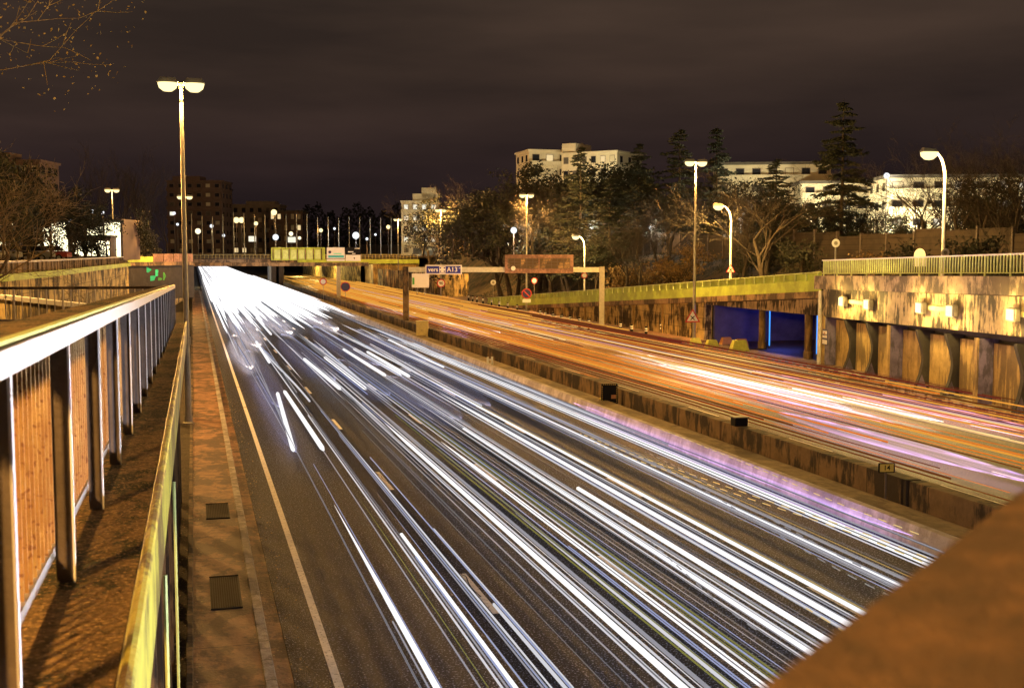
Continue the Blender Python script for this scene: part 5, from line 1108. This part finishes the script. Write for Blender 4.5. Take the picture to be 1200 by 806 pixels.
for i, (px, yt_, d) in enumerate(rt):
    k = i % 3; plant(PB[k], px, yt_, d, HB[k], 'bare winter tree in the dark belt of trees along the bank', 'bare trees on the bank', wx=random.uniform(.8, 1.15))
LT = []
for i, (px, yt_, d) in enumerate(((618, 196, 210), (634, 188, 208), (648, 186, 206), (664, 190, 205), (680, 184, 204), (697, 188, 203), (714, 186, 202), (732, 190, 202), (642, 196, 190), (705, 195, 188), (985, 228, 130), (870, 215, 140), (515, 226, 190), (548, 222, 186), (572, 220, 180), (598, 218, 176), (632, 215, 172), (664, 205, 168), (700, 215, 160), (728, 215, 156), (770, 212, 158), (812, 210, 155), (846, 205, 150), (892, 205, 132), (935, 212, 128), (1120, 205, 108), (1150, 212, 104), (1185, 200, 100), (530, 240, 170), (555, 238, 172), (585, 238, 165), (612, 240, 160), (645, 235, 165), (668, 238, 155), (705, 240, 150), (735, 252, 150), (775, 240, 150), (805, 245, 150), (850, 235, 140), (890, 230, 125), (925, 235, 122), (960, 238, 118), (995, 245, 118), (1035, 250, 112), (1070, 250, 108), (1100, 255, 104), (1135, 248, 100), (1170, 245, 96), (1200, 240, 94))):
    k = i % 2; plant(PL[k], px, yt_, d, HL[k], 'low leafy tree filling the dark belt behind the timber fence', 'leafy trees on the bank', wx=1.2)
# bushes on the bank
for i, (px, X, s) in enumerate(((728, 48, 1.5), (742, 49, 1.8), (756, 49, 1.4), (787, 50, 2.0), (797, 50, 1.6), (700, 52, 1.6), (810, 53, 1.7), (1010, 50, 1.1), (1030, 50, 1.2), (545, 55, 2.4), (536, 54, 2.2), (640, 54, 1.6), (870, 52, 1.5), (900, 53, 1.8), (940, 52, 1.5), (1060, 51, 1.3), (1120, 50, 1.4), (1160, 50, 1.5), (665, 55, 1.7))):
    q = WX(px, 297, X); k = 0 if i < 10 else 1
    o = place(PU[k], id(PU[k]) not in used, (q[0], q[1], hright(q[0], q[1]) - .05), random.random() * 6, s * 1.2, ('brown leaved shrub' if k == 0 else 'dark leaved shrub') + ' growing on the bank above the ramp', ('brown' if k == 0 else 'dark') + ' shrubs on the bank'); used.add(id(PU[k])); o['category'] = 'shrub'
# left trees
for i, (px, yt_, d) in enumerate(((112, 160, 175), (140, 170, 180), (163, 166, 185), (178, 200, 190), (196, 215, 200))):
    plant(PP, px, yt_, d, HP, 'tall narrow bare poplar in the row left of the nearest lamp', 'poplars at left', wx=1.1)
for i, (px, yt_, d) in enumerate(((-5, 175, 95), (18, 172, 110), (34, 182, 108), (8, 186, 104), (52, 196, 112), (40, 190, 112), (62, 205, 116), (85, 215, 120), (100, 230, 118), (125, 238, 125), (150, 240, 135))):
    k = i % 2; plant(PL[k], px, yt_, d, HL[k], 'dark leafy tree in the clump above the curved wall', 'leafy trees at left', wx=.95)
for i, (px, yt_, d) in enumerate(((20, 236, 92), (4, 240, 90), (60, 245, 100), (92, 250, 104))):
    k = i % 3; plant(PB[k], px, yt_, d, HB[k], 'small bare tree silhouetted before the bright shop front', 'small bare trees before the shop front', wx=1.0)
T, C = bare_tree(77, 15, spread=.6, leaves=0, depth=7, thick=.02)
big = tree_proto('big_bare_tree', 'large bare tree with lamp lit twigs at the upper left edge', T, C, 'bark_lit', 'bark_lit', None); p = W(-48, 297, 36); big.location = (p[0], p[1], 2.0); big.scale = (.95,) * 3; big.rotation_euler = (0, 0, 1.2)
T, C = bare_tree(78, 12, ls=.22, spread=.6, leaves=14, depth=5, thick=.02)
big = tree_proto('autumn_tree', 'tree with clinging golden leaves in the top left corner', T, C, 'bark_lit', 'leaf_gold', None); p = W(-135, 297, 22); big.location = (p[0], p[1], 6.6); big.scale = (.9,) * 3
# hedge on the left plateau edge
for px, s in ((140, 2.2), (155, 2.4), (170, 2.2), (100, 1.6), (115, 1.7)):
    p = W(px, 297, 150 if px > 130 else 118); o = place(PU[1], False, (p[0], p[1], 6.4), random.random() * 6, s, 'rounded dark hedge bush behind the left parapet', 'hedge bushes at left'); o['category'] = 'shrub'
# distant wood
rnd = random.Random(5); m = MB()
for k in range(9000):
    px = rnd.uniform(345, 520); d = rnd.uniform(420, 460); top = 236 + 12 * math.sin(px * .06) ** 2 + 8 * math.sin(px * .21) ** 2
    py = rnd.uniform(top, 298); q = Vector(W(px, py, d)); s = rnd.uniform(.35, .9)
    d1 = Vector((rnd.gauss(0, 1), rnd.gauss(0, 1), rnd.gauss(0, 1))).normalized() * s; d2 = Vector((rnd.gauss(0, 1), rnd.gauss(0, 1), rnd.gauss(0, 1))).normalized() * s
    m.add([q, q + d1, q + d1 + d2, q + d2], [(0, 1, 2, 3)])
o = m.build('distant_wood', 'leaf_dark'); tag(o, 'distant dark mass of trees on the skyline behind the poles', 'wood', kind='stuff')
print('trails', cnt, 'objects', len(bpy.data.objects))
